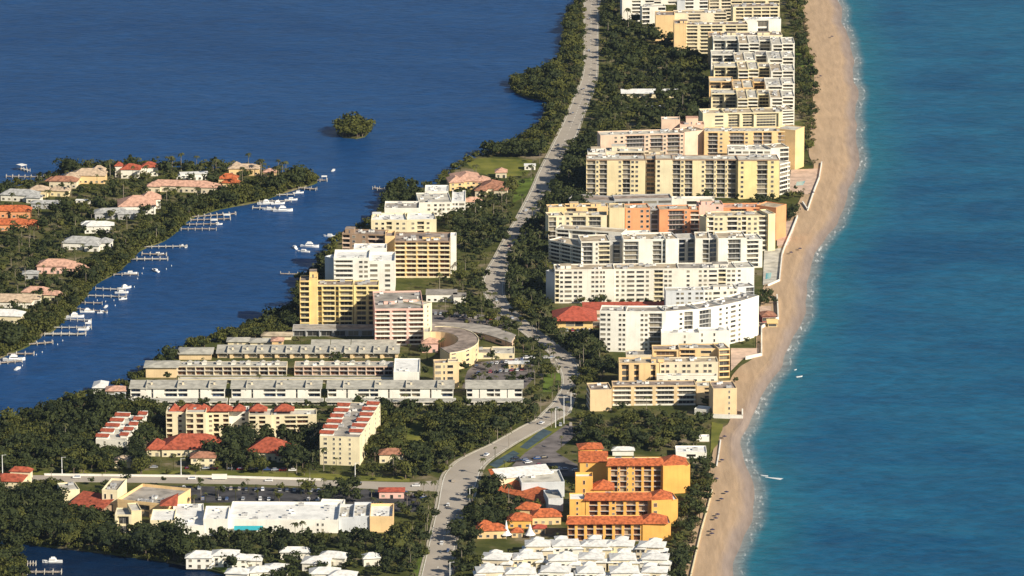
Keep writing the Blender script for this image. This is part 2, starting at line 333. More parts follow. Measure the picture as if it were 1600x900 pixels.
# ================================================================== SETTING: water, land, beach, roads
def water(name, deep, shallow, shore=False, patch=None):
    m, t, b = newmat(name)
    ge = N(t, 'ShaderNodeNewGeometry')
    n1 = N(t, 'ShaderNodeTexNoise'); n1.inputs['Scale'].default_value = .011 if shore else .006; n1.inputs['Detail'].default_value = 9; n1.inputs['Roughness'].default_value = .68; n1.inputs['Distortion'].default_value = .8
    n2 = N(t, 'ShaderNodeTexNoise'); n2.inputs['Scale'].default_value = .02; n2.inputs['Detail'].default_value = 4
    mp = N(t, 'ShaderNodeMapping'); mp.inputs['Scale'].default_value = (.5, 1, 1); mp.inputs['Rotation'].default_value = (0, 0, .5 if shore else -.3)
    t.links.new(ge.outputs['Position'], mp.inputs[0]); t.links.new(mp.outputs[0], n1.inputs['Vector']); t.links.new(mp.outputs[0], n2.inputs['Vector'])
    r1 = N(t, 'ShaderNodeMapRange'); r1.inputs[1].default_value = .35; r1.inputs[2].default_value = .68; t.links.new(n1.outputs['Fac'], r1.inputs[0])
    mx = N(t, 'ShaderNodeMix', data_type='RGBA'); mx.inputs[6].default_value = (*deep, 1); mx.inputs[7].default_value = (*patch, 1)
    t.links.new(r1.outputs[0], mx.inputs[0]); out = mx.outputs[2]
    if shore:
        at = N(t, 'ShaderNodeAttribute'); at.attribute_name = 'shore'
        ad = N(t, 'ShaderNodeMath', operation='MULTIPLY_ADD'); ad.inputs[1].default_value = 30; t.links.new(n2.outputs['Fac'], ad.inputs[0])
        sb = N(t, 'ShaderNodeMath', operation='SUBTRACT'); sb.inputs[1].default_value = 15; t.links.new(at.outputs['Fac'], sb.inputs[0]); t.links.new(sb.outputs[0], ad.inputs[2])
        cr = N(t, 'ShaderNodeMapRange'); cr.interpolation_type = 'SMOOTHSTEP'; cr.inputs[1].default_value = -6; cr.inputs[2].default_value = 50; t.links.new(ad.outputs[0], cr.inputs[0])
        m3 = N(t, 'ShaderNodeMix', data_type='RGBA'); m3.inputs[6].default_value = (*shallow, 1); t.links.new(cr.outputs[0], m3.inputs[0]); t.links.new(out, m3.inputs[7])
        c0 = N(t, 'ShaderNodeMapRange'); c0.interpolation_type = 'SMOOTHSTEP'; c0.inputs[1].default_value = -1; c0.inputs[2].default_value = 11; t.links.new(at.outputs['Fac'], c0.inputs[0])
        m4 = N(t, 'ShaderNodeMix', data_type='RGBA'); m4.inputs[6].default_value = (.24, .25, .24, 1); t.links.new(c0.outputs[0], m4.inputs[0]); t.links.new(m3.outputs[2], m4.inputs[7])
        # breaking foam close to the waterline
        fm = N(t, 'ShaderNodeMapping'); fm.inputs['Scale'].default_value = (.5, .09, 1); t.links.new(ge.outputs['Position'], fm.inputs[0])
        fn = N(t, 'ShaderNodeTexNoise'); fn.inputs['Scale'].default_value = 1; fn.inputs['Detail'].default_value = 5; fn.inputs['Roughness'].default_value = .65; t.links.new(fm.outputs[0], fn.inputs['Vector'])
        fr_ = N(t, 'ShaderNodeMapRange'); fr_.inputs[1].default_value = .54; fr_.inputs[2].default_value = .62; t.links.new(fn.outputs['Fac'], fr_.inputs[0])
        fe = N(t, 'ShaderNodeMapRange'); fe.inputs[1].default_value = 2; fe.inputs[2].default_value = 8; fe.inputs[3].default_value = 1; fe.inputs[4].default_value = 0; t.links.new(at.outputs['Fac'], fe.inputs[0])
        fl_ = N(t, 'ShaderNodeTexNoise'); fl_.inputs['Scale'].default_value = .022; fl_.inputs['Detail'].default_value = 1; t.links.new(ge.outputs['Position'], fl_.inputs['Vector'])
        fq = N(t, 'ShaderNodeMapRange'); fq.inputs[1].default_value = .48; fq.inputs[2].default_value = .6; t.links.new(fl_.outputs['Fac'], fq.inputs[0])
        fp = N(t, 'ShaderNodeMath', operation='MULTIPLY'); t.links.new(fr_.outputs[0], fp.inputs[0]); t.links.new(fq.outputs[0], fp.inputs[1])
        fx = N(t, 'ShaderNodeMath', operation='MULTIPLY'); t.links.new(fp.outputs[0], fx.inputs[0]); t.links.new(fe.outputs[0], fx.inputs[1])
        m5 = N(t, 'ShaderNodeMix', data_type='RGBA'); m5.inputs[7].default_value = (.7, .72, .70, 1); 
        ln = N(t, 'ShaderNodeTexNoise'); ln.inputs['Scale'].default_value = .05; ln.inputs['Detail'].default_value = 4; t.links.new(ge.outputs['Position'], ln.inputs['Vector'])
        lo_ = N(t, 'ShaderNodeMath', operation='MULTIPLY_ADD'); lo_.inputs[1].default_value = -9; t.links.new(ln.outputs['Fac'], lo_.inputs[0]); t.links.new(at.outputs['Fac'], lo_.inputs[2])
        lb = N(t, 'ShaderNodeMath', operation='ABSOLUTE'); t.links.new(lo_.outputs[0], lb.inputs[0])
        lr = N(t, 'ShaderNodeMapRange'); lr.inputs[1].default_value = .3; lr.inputs[2].default_value = 1.1; lr.inputs[3].default_value = .5; lr.inputs[4].default_value = 0; t.links.new(lb.outputs[0], lr.inputs[0])
        lk = N(t, 'ShaderNodeMapRange'); lk.inputs[1].default_value = .5; lk.inputs[2].default_value = .62; t.links.new(fn.outputs['Fac'], lk.inputs[0])
        lm = N(t, 'ShaderNodeMath', operation='MULTIPLY'); t.links.new(lr.outputs[0], lm.inputs[0]); t.links.new(lk.outputs[0], lm.inputs[1])
        lx = N(t, 'ShaderNodeMath', operation='MAXIMUM'); t.links.new(lm.outputs[0], lx.inputs[0]); t.links.new(fx.outputs[0], lx.inputs[1])
        t.links.new(lx.outputs[0], m5.inputs[0]); t.links.new(m4.outputs[2], m5.inputs[6])
        out = m5.outputs[2]
    n4 = N(t, 'ShaderNodeTexNoise'); n4.inputs['Scale'].default_value = .16; n4.inputs['Detail'].default_value = 5; n4.inputs['Roughness'].default_value = .7
    m6 = N(t, 'ShaderNodeMapping'); m6.inputs['Scale'].default_value = (.45, .8, 1); m6.inputs['Rotation'].default_value = (0, 0, .5); t.links.new(ge.outputs['Position'], m6.inputs[0]); t.links.new(m6.outputs[0], n4.inputs['Vector'])
    r6 = N(t, 'ShaderNodeMapRange'); r6.inputs[1].default_value = .3; r6.inputs[2].default_value = .7; r6.inputs[3].default_value = .72; r6.inputs[4].default_value = 1.28; t.links.new(n4.outputs['Fac'], r6.inputs[0])
    m7 = N(t, 'ShaderNodeMix', data_type='RGBA', blend_type='MULTIPLY'); m7.inputs[0].default_value = 1; t.links.new(out, m7.inputs[6]); t.links.new(r6.outputs[0], m7.inputs[7]); out = m7.outputs[2]
    t.links.new(out, b.inputs['Base Color'])
    b.inputs['Roughness'].default_value = .35; b.inputs['Specular IOR Level'].default_value = .035
    w1 = N(t, 'ShaderNodeTexNoise'); w1.inputs['Scale'].default_value = .22; w1.inputs['Detail'].default_value = 4; w1.inputs['Roughness'].default_value = .6
    mw = N(t, 'ShaderNodeMapping'); mw.inputs['Scale'].default_value = (.6, 1.0, 1); mw.inputs['Rotation'].default_value = (0, 0, .25)
    t.links.new(ge.outputs['Position'], mw.inputs[0]); t.links.new(mw.outputs[0], w1.inputs['Vector'])
    w2 = N(t, 'ShaderNodeTexNoise'); w2.inputs['Scale'].default_value = .03; w2.inputs['Detail'].default_value = 2; t.links.new(mw.outputs[0], w2.inputs['Vector'])
    am = N(t, 'ShaderNodeMath', operation='MULTIPLY_ADD'); am.inputs[1].default_value = 2.0; t.links.new(w2.outputs['Fac'], am.inputs[0]); t.links.new(w1.outputs['Fac'], am.inputs[2])
    bp = N(t, 'ShaderNodeBump'); bp.inputs['Strength'].default_value = 1.0; bp.inputs['Distance'].default_value = 1.1
    t.links.new(am.outputs[0], bp.inputs['Height']); t.links.new(bp.outputs[0], b.inputs['Normal'])
    M[name] = m
water('ocean_water', (.003, .064, .152), (.014, .135, .19), True, (.012, .118, .218))
water('lagoon_water', (.006, .044, .145), None, False, (.012, .064, .19))
SHORE = smooth([(1120, 1200), (1132, 1030), (1140, 960), (1145, 900), (1160, 845), (1178, 800), (1180, 765), (1170, 735), (1162, 690), (1168, 655), (1185, 625), (1212, 585), (1228, 550), (1248, 510), (1266, 470), (1262, 425), (1285, 378), (1312, 340), (1322, 300), (1343, 272), (1340, 230), (1337, 190), (1336, 140), (1332, 80), (1320, 40), (1306, 0), (1285, -60), (1265, -160), (1240, -320)], 6)
SW = [G(x, y, 0) for x, y in SHORE]
def edge_x(line, Y):
    if Y <= line[0][1]: return line[0][0]
    for a, b in zip(line, line[1:]):
        if a[1] <= Y <= b[1]: return a[0]+(b[0]-a[0])*(Y-a[1])/(b[1]-a[1]+1e-9)
    return line[-1][0]
_ex = edge_x
def shore_x(Y):
    a = 1.0*math.sin(Y/19.7+1)+.5*math.sin(Y/9.1)*math.sin(Y/60)+1.8*math.sin(Y/43+.7)*math.sin(Y/110)
    return _ex(SW, Y)+(a if 2000 < Y < 5500 else 0)
YS = list(np.arange(1900, 5600, 4.0)); YF = [6000, 7000, 9000, 13000, 25000, 60000]
def strip(name, rows, mat, attr=None, idx=None):
    vs_, fs, av = [], [], []
    for r in rows: vs_ += [q[0] for q in r]; av += [q[1] for q in r]
    n = len(rows[0])
    for i in range(len(rows)-1):
        for j in range(n-1): a = i*n+j; fs.append((a, a+1, a+n+1, a+n))
    me = bpy.data.meshes.new(name); me.from_pydata(vs_, [], fs); me.materials.append(M[mat])
    if attr:
        at = me.attributes.new(attr, 'FLOAT', 'POINT'); at.data.foreach_set('value', av)
    o = bpy.data.objects.new(name, me); COL.objects.link(o); tag(o, kind='structure'); return o
offs = [-25, 0, 1.5, 3, 5, 7, 9, 12, 16, 22, 30, 40, 55, 75, 100, 150, 260, 500, 1500, 8000, 60000]
rows = [[((-60000, -3000, 0), 0)]]
strip('ocean', [[((shore_x(Y)+o, Y, 0), float(o)) for o in offs] for Y in [-3000, 500]+YS+YF], 'ocean_water', 'shore')
strip('lagoon', [[((x, Y, 0), 0.) for x in (-60000, -4000, -1000, -400)]+[((shore_x(Y)-25.5, Y, 0), 0.)] for Y in [-3000, 500]+YS+YF], 'lagoon_water')
BW = smooth([(1040, 1200), (1056, 1030), (1066, 960), (1078, 905), (1086, 860), (1100, 805), (1112, 765), (1120, 730), (1126, 700), (1132, 675), (1153, 655), (1150, 600), (1165, 575), (1189, 556), (1192, 510), (1198, 480), (1200, 455), (1212, 430), (1225, 385), (1246, 340), (1264, 300), (1280, 262), (1272, 240), (1276, 190), (1278, 150), (1274, 100), (1266, 50), (1256, 0), (1240, -60), (1220, -160), (1190, -320)], 6)
BWW = [G(x, y) for x, y in BW]
m, t, b = newmat('sand')
at = N(t, 'ShaderNodeAttribute'); at.attribute_name = 'shore'; ge = N(t, 'ShaderNodeNewGeometry')
n1 = N(t, 'ShaderNodeTexNoise'); n1.inputs['Scale'].default_value = .1; n1.inputs['Detail'].default_value = 8; n1.inputs['Roughness'].default_value = .7
mp = N(t, 'ShaderNodeMapping'); mp.inputs['Scale'].default_value = (.8, .12, 1); t.links.new(ge.outputs['Position'], mp.inputs[0]); t.links.new(mp.outputs[0], n1.inputs['Vector'])
a1 = N(t, 'ShaderNodeMath', operation='MULTIPLY_ADD'); a1.inputs[1].default_value = 9; t.links.new(n1.outputs['Fac'], a1.inputs[0]); t.links.new(at.outputs['Fac'], a1.inputs[2])
cr = N(t, 'ShaderNodeValToRGB'); rr = N(t, 'ShaderNodeMapRange'); rr.inputs[1].default_value = 0; rr.inputs[2].default_value = 30
t.links.new(a1.outputs[0], rr.inputs[0]); t.links.new(rr.outputs[0], cr.inputs[0])
E = cr.color_ramp.elements; E[0].position = .12; E[0].color = (.27, .22, .19, 1); E[1].position = 1; E[1].color = (.50, .355, .225, 1)
e = E.new(.30); e.color = (.33, .255, .21, 1); e = E.new(.48); e.color = (.46, .325, .21, 1)
m2 = N(t, 'ShaderNodeMix', data_type='RGBA', blend_type='MULTIPLY'); m2.inputs[0].default_value = 1
r3 = N(t, 'ShaderNodeMapRange'); r3.inputs[1].default_value = .3; r3.inputs[2].default_value = .7; r3.inputs[3].default_value = .84; r3.inputs[4].default_value = 1.08
n3 = N(t, 'ShaderNodeTexNoise'); n3.inputs['Scale'].default_value = .35; n3.inputs['Detail'].default_value = 6; t.links.new(mp.outputs[0], n3.inputs['Vector']); t.links.new(n3.outputs['Fac'], r3.inputs[0])
t.links.new(cr.outputs[0], m2.inputs[6]); t.links.new(r3.outputs[0], m2.inputs[7]); t.links.new(m2.outputs[2], b.inputs['Base Color'])
b.inputs['Roughness'].default_value = .9; b.inputs['Specular IOR Level'].default_value = .15
bp = N(t, 'ShaderNodeBump'); bp.inputs['Distance'].default_value = .35; t.links.new(n3.outputs['Fac'], bp.inputs['Height']); t.links.new(bp.outputs[0], b.inputs['Normal'])
M['sand'] = m
rows = []
for Y in YS:
    xe, xw = shore_x(Y), edge_x(BWW, Y); wd = max(8, xe-xw)
    prof = [(1.0, 1.55), (.75, 1.7), (.5, 1.75), (.34, 1.45), (.2, .9), (.1, .4), (0, .02), (-.06, -.4)]
    rows.append([((xe-wd*a-(4 if a == 1 else 0), Y, z), wd*a) for a, z in prof])
strip('beach', rows, 'sand', 'shore')
# land sheets
m, t, b = newmat('ground'); ge = N(t, 'ShaderNodeNewGeometry')
n1 = N(t, 'ShaderNodeTexNoise'); n1.inputs['Scale'].default_value = .035; n1.inputs['Detail'].default_value = 8; n1.inputs['Roughness'].default_value = .65
t.links.new(ge.outputs['Position'], n1.inputs['Vector']); cr = N(t, 'ShaderNodeValToRGB'); t.links.new(n1.outputs['Fac'], cr.inputs[0])
E = cr.color_ramp.elements; E[0].position = .35; E[0].color = (.035, .045, .012, 1); E[1].position = .68; E[1].color = (.26, .21, .15, 1)
e = E.new(.47); e.color = (.07, .08, .02, 1); e = E.new(.56); e.color = (.12, .11, .045, 1)
t.links.new(cr.outputs[0], b.inputs['Base Color']); b.inputs['Roughness'].default_value = .95; b.inputs['Specular IOR Level'].default_value = .1; M['ground'] = m
WEST = smooth([(1010, -420), (960, -200), (925, -60), (905, 0), (888, 28), (884, 62), (876, 90), (852, 112), (812, 124), (800, 135), (815, 148), (860, 160), (852, 188), (832, 208), (795, 228), (748, 244), (716, 262), (696, 276), (680, 288), (652, 294), (612, 296), (604, 314), (590, 340), (560, 358), (532, 372), (508, 404), (492, 425), (470, 440), (466, 475), (442, 492), (400, 510), (350, 526), (300, 541), (272, 556), (228, 580), (196, 602), (152, 614), (108, 626), (60, 642), (0, 664), (-120, 700), (-400, 740)], 3)
SOUTH = smooth([(-400, 815), (-60, 830), (40, 848), (130, 858), (205, 868), (250, 874), (330, 890), (390, 912), (440, 960), (520, 1060), (600, 1250)], 3)
east = [G(x, y) for x, y in BW[::3]]
land = [G(*p) for p in SOUTH]+[Vector((p.x+3, p.y, 0)) for p in east]+[G(*p) for p in WEST]
LANDP = [(p.x, p.y) for p in land]
sheet('ground', land, GZ, 'ground', th=2.4, keep=False, world=True)
PEN = smooth([(-420, 330), (-100, 302), (0, 294), (60, 284), (130, 266), (200, 260), (300, 262), (400, 264), (440, 269), (474, 276), (496, 283), (470, 292), (440, 301), (402, 314), (345, 325), (297, 341), (278, 358), (256, 375), (219, 390), (187, 421), (147, 444), (132, 465), (106, 491), (86, 513), (66, 522), (46, 538), (10, 553), (-60, 580), (-420, 690)], 3)
PENP = [G(*p) for p in PEN]; sheet('island_ground', PENP, GZ, 'ground', th=2.4, keep=False, world=True)
CORN = smooth([(-300, 848), (0, 850), (22, 856), (36, 872), (42, 900), (40, 1000), (-300, 1100)], 3)
CORNP = [G(*p) for p in CORN]; sheet('corner_ground', CORNP, GZ, 'ground', th=2.4, keep=False, world=True)
ISL = [(526, 206), (536, 213), (556, 215), (570, 212), (576, 206), (566, 200), (545, 198)]
sheet('islet_ground', ISL, GZ-.5, 'ground', th=1.7, keep=False)
# coast road
RD = [(-300, 985, 1003), (-120, 944, 965), (0, 914, 937), (30, 913, 935), (60, 912, 934), (100, 913, 934), (125, 909, 932), (150, 898, 924), (180, 886, 912), (210, 872, 901), (240, 857, 886), (270, 842, 872), (300, 829, 858), (340, 808, 840), (370, 790, 822), (400, 774, 803), (430, 758, 790), (455, 756, 786), (475, 768, 794), (495, 787, 813), (515, 811, 838), (535, 837, 866), (555, 862, 890), (575, 875, 902), (600, 879, 903), (625, 868, 896), (645, 850, 888), (656, 838, 870), (666, 818, 854), (680, 793, 828), (694, 768, 803), (708, 738, 781), (720, 716, 764), (732, 702, 753), (745, 693, 748), (765, 688, 742), (790, 684, 734), (815, 678, 722), (850, 670, 712), (900, 658, 706), (980, 640, 695), (1150, 600, 665)]
RL = smooth([(a, y) for y, a, b_ in RD], 4); RR = smooth([(b_, y) for y, a, b_ in RD], 4)
def ribbon(name, L_, R_, z, k, th=.25, keep=True, kind='structure'):
    vs_, fs = [], []
    for a, b_ in zip(L_, R_):
        A, B = G(*a), G(*b_); vs_ += [(A.x, A.y, z), (B.x, B.y, z), (A.x, A.y, z-th), (B.x, B.y, z-th)]
    for i in range(len(L_)-1):
        j = 4*i; fs += [(j, j+1, j+5, j+4), (j, j+4, j+6, j+2), (j+1, j+3, j+7, j+5)]
        if keep and i % 2 == 0: keepout([vs_[j], vs_[j+1], vs_[min(j+9, len(vs_)-3)] if j+9 < len(vs_) else vs_[j+5], vs_[j+8] if j+8 < len(vs_) else vs_[j+4]])
    b = MB(); b.add(vs_, fs, k); o = b.obj(name); tag(o, kind=kind); return o
ribbon('coast_road', RL, RR, GZ+.14, 'road')
def mixp(a, b_, t_): return (a[0]+(b_[0]-a[0])*t_, a[1]+(b_[1]-a[1])*t_)
for nm, t0, t1 in (('pavement', -.09, -.02), ('pavement', 1.02, 1.08)):
    ribbon(nm, [mixp(a, b_, t0) for a, b_ in zip(RL, RR)], [mixp(a, b_, t1) for a, b_ in zip(RL, RR)], GZ+.26, 'kerb', keep=False)
# dashed centre marks, one sheet
b = MB()
for i in range(0, len(RL)-1, 1):
    A, B = G(*mixp(RL[i], RR[i], .5)), G(*mixp(RL[i+1], RR[i+1], .5)); d = (B-A); n_ = int(d.length/9)
    if n_ > 200: continue
    u = d.normalized(); s_ = Vector((-u.y, u.x, 0))*.22
    for k in range(n_):
        p = A+u*(k*9); q = p+u*3.5; b.add([(v.x, v.y, GZ+.16) for v in (p-s_, p+s_, q+s_, q-s_)], [(0, 3, 2, 1)], 'paint')
for tt in (.03, .97):
    for i in range(len(RL)-1):
        p, q = G(*mixp(RL[i], RR[i], tt)), G(*mixp(RL[i+1], RR[i+1], tt)); u = (q-p).normalized(); s_ = Vector((-u.y, u.x, 0))*.2
        b.add([(v.x, v.y, GZ+.16) for v in (p-s_, p+s_, q+s_, q-s_)], [(0, 3, 2, 1)], 'paint')
tag(b.obj('road_marking'), kind='structure')
ribbon('bridge_road', [(-300, 742), (0, 742), (200, 744), (400, 747), (560, 752), (640, 754), (700, 750)], [(-300, 752), (0, 752), (200, 754), (400, 757), (560, 763), (640, 767), (700, 768)], GZ+.10, 'road')
ribbon('grass_verge', [(-300, 733), (0, 733), (200, 735), (400, 737), (560, 742), (640, 745)], [(-300, 741), (0, 741), (200, 743), (400, 746), (560, 751), (640, 753)], GZ+.07, 'lawn', keep=False)
# paved and grassed areas
water('canal_water', (.002, .012, .04), None, False, (.003, .018, .055))
sheet('canal', smooth([(-200, 835), (40, 846), (130, 853), (205, 862), (260, 868), (345, 888), (400, 910), (470, 1000), (500, 1200), (-200, 1200)], 2), .03, 'canal_water', th=.02, keep=False)
def area(name, pts, k, dz, keep=True): return sheet(name, pts, GZ+dz, k, th=.2, keep=keep)
area('parking_lot', [(265, 759), (588, 765), (640, 772), (665, 772), (650, 800), (600, 800), (560, 792), (530, 783), (280, 786)], 'asphalt', .06, False)
area('parking_lot', [(884, 664), (915, 668), (868, 706), (905, 728), (905, 745), (830, 742), (800, 728), (820, 708)], 'lot', .06)
area('grass_verge', [(852, 666), (880, 666), (816, 712), (780, 738), (758, 736), (786, 710)], 'lawn', .05)
area('paved_court', [(848, 670), (863, 675), (824, 702), (812, 699)], 'court', .12)
area('paved_court', [(802, 704), (812, 709), (776, 732), (764, 726)], 'court', .12)
area('parking_lot', [(745, 566), (835, 556), (835, 590), (820, 606), (722, 606), (730, 580)], 'lot', .05, False)
area('parking_lot', [(790, 496), (668, 482), (668, 510), (745, 512), (800, 520)], 'lot', .05, False)
area('parking_lot', [(858, 545), (900, 552), (918, 575), (905, 585), (872, 583), (860, 565)], 'path', .08, False)
area('lawn', [(728, 254), (750, 247), (832, 250), (824, 274), (770, 276), (742, 268)], 'lawn', .05)
area('lawn', [(806, 282), (836, 276), (822, 306), (800, 318), (795, 300)], 'grass_bright', .05, False)
area('lawn', [(850, 585), (866, 583), (862, 612), (848, 612)], 'grass_bright', .05); area('lawn', [(868, 583), (888, 583), (886, 606), (868, 608)], 'grass_bright', .05)
area('lawn', [(655, 870), (668, 858), (660, 900), (640, 905)], 'grass_bright', .05, False)
area('lawn', [(640, 665), (660, 655), (668, 690), (650, 715), (625, 715)], 'lawn', .05)
area('lawn', [(280, 868), (340, 868), (395, 888), (410, 905), (380, 905), (330, 886)], 'grass_bright', .05, False)
area('dune_lawn', [(1243, 64), (1260, 68), (1272, 106), (1272, 130), (1260, 140), (1243, 110)], 'grass_bright', .4, False)
area('dune_lawn', [(1112, 660), (1130, 664), (1126, 690), (1110, 708)], 'lawn', .4)
area('terrace', [(1236, 266), (1282, 264), (1275, 292), (1262, 305), (1232, 300)], 'terrace', .45)
area('terrace', [(1214, 350), (1246, 344), (1232, 385), (1214, 385)], 'terrace', .45)
area('terrace', [(1194, 392), (1224, 388), (1215, 440), (1192, 446)], 'light_roof', .45)
area('terrace', [(1142, 545), (1186, 545), (1186, 554), (1160, 562), (1142, 580)], 'terrace', .45)
area('terrace', [(1186, 480), (1214, 478), (1212, 505), (1190, 512)], 'terrace', .45)
area('swimming_pool', [(1245, 285), (1258, 284), (1255, 290), (1243, 291)], 'pool', .5, False)
area('swimming_pool', [(1197, 428), (1206, 427), (1204, 436), (1196, 437)], 'pool', .5, False)
# sea walls
def wallline(pts, h, th, k, label, cat='wall', zb=GZ-.8):
    P = [G(*p) for p in pts]; root = None; b = MB()
    for A, B in zip(P, P[1:]):
        d = B-A; fr = frame((A.x, A.y, 0), math.atan2(d.y, d.x)); b.box(-th/2, d.length+th/2, -th/2, th/2, zb, GZ+h, k, fr)
        b.box(-th/2-.1, d.length+th/2+.1, -th/2-.1, th/2+.1, GZ+h, GZ+h+.15, k, fr)
    o = b.obj('sea_wall' if cat == 'wall' else cat.replace(' ', '_'), None, P[0]); tag(o, label, cat); return o
wallline([(1284, 256), (1280, 280), (1272, 300), (1262, 330), (1254, 318)], 1.6, .6, 'bright_white', 'white sea wall around the pink terrace beside the tall beige tower')
wallline([(1246, 340), (1236, 365), (1226, 388), (1222, 400), (1218, 440), (1200, 448)], 1.6, .6, 'bright_white', 'white sea wall curving round the grey terrace below the striped white blocks')
wallline([(1214, 465), (1215, 478), (1216, 500), (1190, 514), (1190, 557), (1165, 562)], 2.2, .6, 'white_wall', 'pale sea wall beside the white curved block and its dark palms')
wallline([(1112, 653), (1160, 655), (1160, 645)], 2.4, .6, 'bright_white', 'white retaining wall below the narrow tan end tower on the sand')
wallline([(1126, 690), (1123, 712), (1120, 730)], 1.0, .5, 'bright_white', 'short pale beach wall in front of the turquoise pool roofs')
wallline([(1113, 768), (1106, 795), (1096, 830), (1088, 865), (1080, 900), (1070, 950)], 1.2, .5, 'cream_wall', 'long pale beach wall along the trees beside the white villas')
wallline([(70, 743), (160, 744), (340, 746), (505, 751)], 1.1, .5, 'bright_white', 'long low white parapet along the bridge road', zb=GZ-.2)
# ================================================================== TOWERS ALONG THE BEACH (near to far)
r = bld('apartment_block', 922, 642, 'lowest tan apartment block beside the sand, with balconies between two plain end towers')
wing(r, 922, 643, 956, 642, 611, 17, 4, 'S1', 'tan_wall', 'brown_roof', L='B1B1', kp='white_wall')
wing(r, 957, 634, 1087, 633, 604, 12, 4, 'B4S.6B4S.6B4S.6B4', 'tan_wall', 'brown_roof', kp='white_wall', par=.5)
wing(r, 1088, 632, 1112, 632, 605, 12, 4, 'S1B1', 'tan_wall', 'light_roof')
wing(r, 1114, 652, 1151, 651, 609, 18, 5, 'S1v1S.2', 'tan_wall', 'brown_roof', R='B1B1', units=3)
r = bld('apartment_block', 967, 606, 'beige block with dark vertical recesses directly behind the lowest tan block')
wing(r, 967, 606, 1030, 606, 569, 14, 4, 'S.5D2S1D1.4S2.6D1.4S.8', 'peach_wall', 'tan_roof', cap=[(.8, 8, 4, 5, 2.2)])
wing(r, 1031, 603, 1122, 602, 568, 13, 4, 'q1v1q1w1q1S.5', 'beige_wall', 'tan_roof')
wing(r, 1026, 612, 1120, 612, 590, 6, 2, 'w1w1w1w1w1w1w1', 'white_wall', 'tan_roof', par=1.2)
r = bld('apartment_block', 978, 588, 'beige block with stacked end balconies, between the recessed beige block and the white curved block')
wing(r, 978, 588, 1018, 588, 556, 12, 4, 'S1', 'beige_wall', 'grey_roof'); wing(r, 1019, 588, 1060, 588, 548, 12, 5, 'S.2D3S.2', 'peach_wall', 'brown_roof', kg='warm_glass')
wing(r, 1061, 588, 1122, 588, 546, 12, 5, 'B1.2S.3p1S.4', 'peach_wall', 'grey_roof'); wing(r, 1123, 591, 1140, 590, 547, 15, 5, 'B1', 'peach_wall', 'grey_roof', R='B1B1')
# white curved block
r = bld('apartment_block', 937, 548, 'bright white curved apartment block bending toward the beach, long grey roof')
seg = [(937, 549, 978, 550, 488, 'p1w.8S1w.6w.6'), (978, 550, 1040, 550, 489, 'S2w.6w.6G2S.5'), (1040, 550, 1092, 546, 489, 'S2w1G1.5S1'), (1092, 546, 1130, 540, 485, 'G2S1w1'), (1130, 540, 1160, 533, 479, 'w1p1w1'), (1160, 533, 1185, 525, 472, 'S1')]
for a, y0, c, y1, yt, fac in seg:
    wing(r, a, y0, c, y1, yt, 15, 8, fac, 'bright_white', 'grey_roof', par=1.1, units=3)
wing(r, 1033, 556, 1092, 556, 522, 10, 4, 'S1S1v1S1', 'bright_white', 'white_roof', par=.9, units=3); wing(r, 1092, 556, 1140, 555, 519, 10, 4, 'v1S1v1S2', 'bright_white', 'white_roof', units=2)
r = bld('apartment_block', 1040, 489, 'pale grey white block half hidden behind the white curved block')
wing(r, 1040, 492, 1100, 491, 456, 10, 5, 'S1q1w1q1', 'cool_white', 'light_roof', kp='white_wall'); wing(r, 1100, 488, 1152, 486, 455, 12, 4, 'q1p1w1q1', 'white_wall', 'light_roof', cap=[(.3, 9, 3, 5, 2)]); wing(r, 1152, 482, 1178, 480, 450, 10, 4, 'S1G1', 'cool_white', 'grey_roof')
r = bld('restaurant', 868, 512, 'low golden yellow building under a sweeping red roof beside the coast road')
wing(r, 870, 514, 926, 514, 500, 22, 1, 'S1W1W1S1', 'gold_wall', kr='red_tile', roof='hip', rh=6.5, ovh=3, kh='red_tile')
wing(r, 912, 491, 1038, 490, 484, 12, 1, 'S1w1S1w1S1', 'pink_wall', roof='shed', rh=1.8, kh='red_tile', ovh=.6); keepout([G(864, 511), G(938, 511), G(938, 538), G(864, 538)]); wing(r, 906, 512, 940, 512, 501, 8, 1, 'W1', 'brown_wall', 'white_roof', units=1)
r = bld('apartment_block', 862, 472, 'long cream white seven storey block with rows of small windows above the red roof')
wing(r, 853, 469, 867, 473, 424, 12, 7, 'S1', 'cool_white', 'tan_roof', kp='white_wall')  # cooler, darker white puts this west end's shade into the wall colour
wing(r, 867, 474, 960, 473, 423, 16, 7, 'B.5w.5p1q1.2S.8q1q.7S1', 'white_wall', 'tan_roof', kp='cream_wall', cap=[(.1, 7, 5, 5, 2.2)])
wing(r, 960, 472, 1060, 471, 422, 16, 7, 'w.6w.6p1p1w.5S.4B1q1S.6', 'white_wall', 'tan_roof', kp='cream_wall'); wing(r, 1060, 471, 1150, 470, 421, 16, 7, 'S.6w.7S.6w.5w.5p1B.8q1', 'white_wall', 'grey_roof', kp='cream_wall', cap=[(.6, 10, 4, 6, 2.4)])
wing(r, 1150, 470, 1178, 469, 420, 18, 7, 'w.5S1', 'bright_white', 'light_roof', units=1)
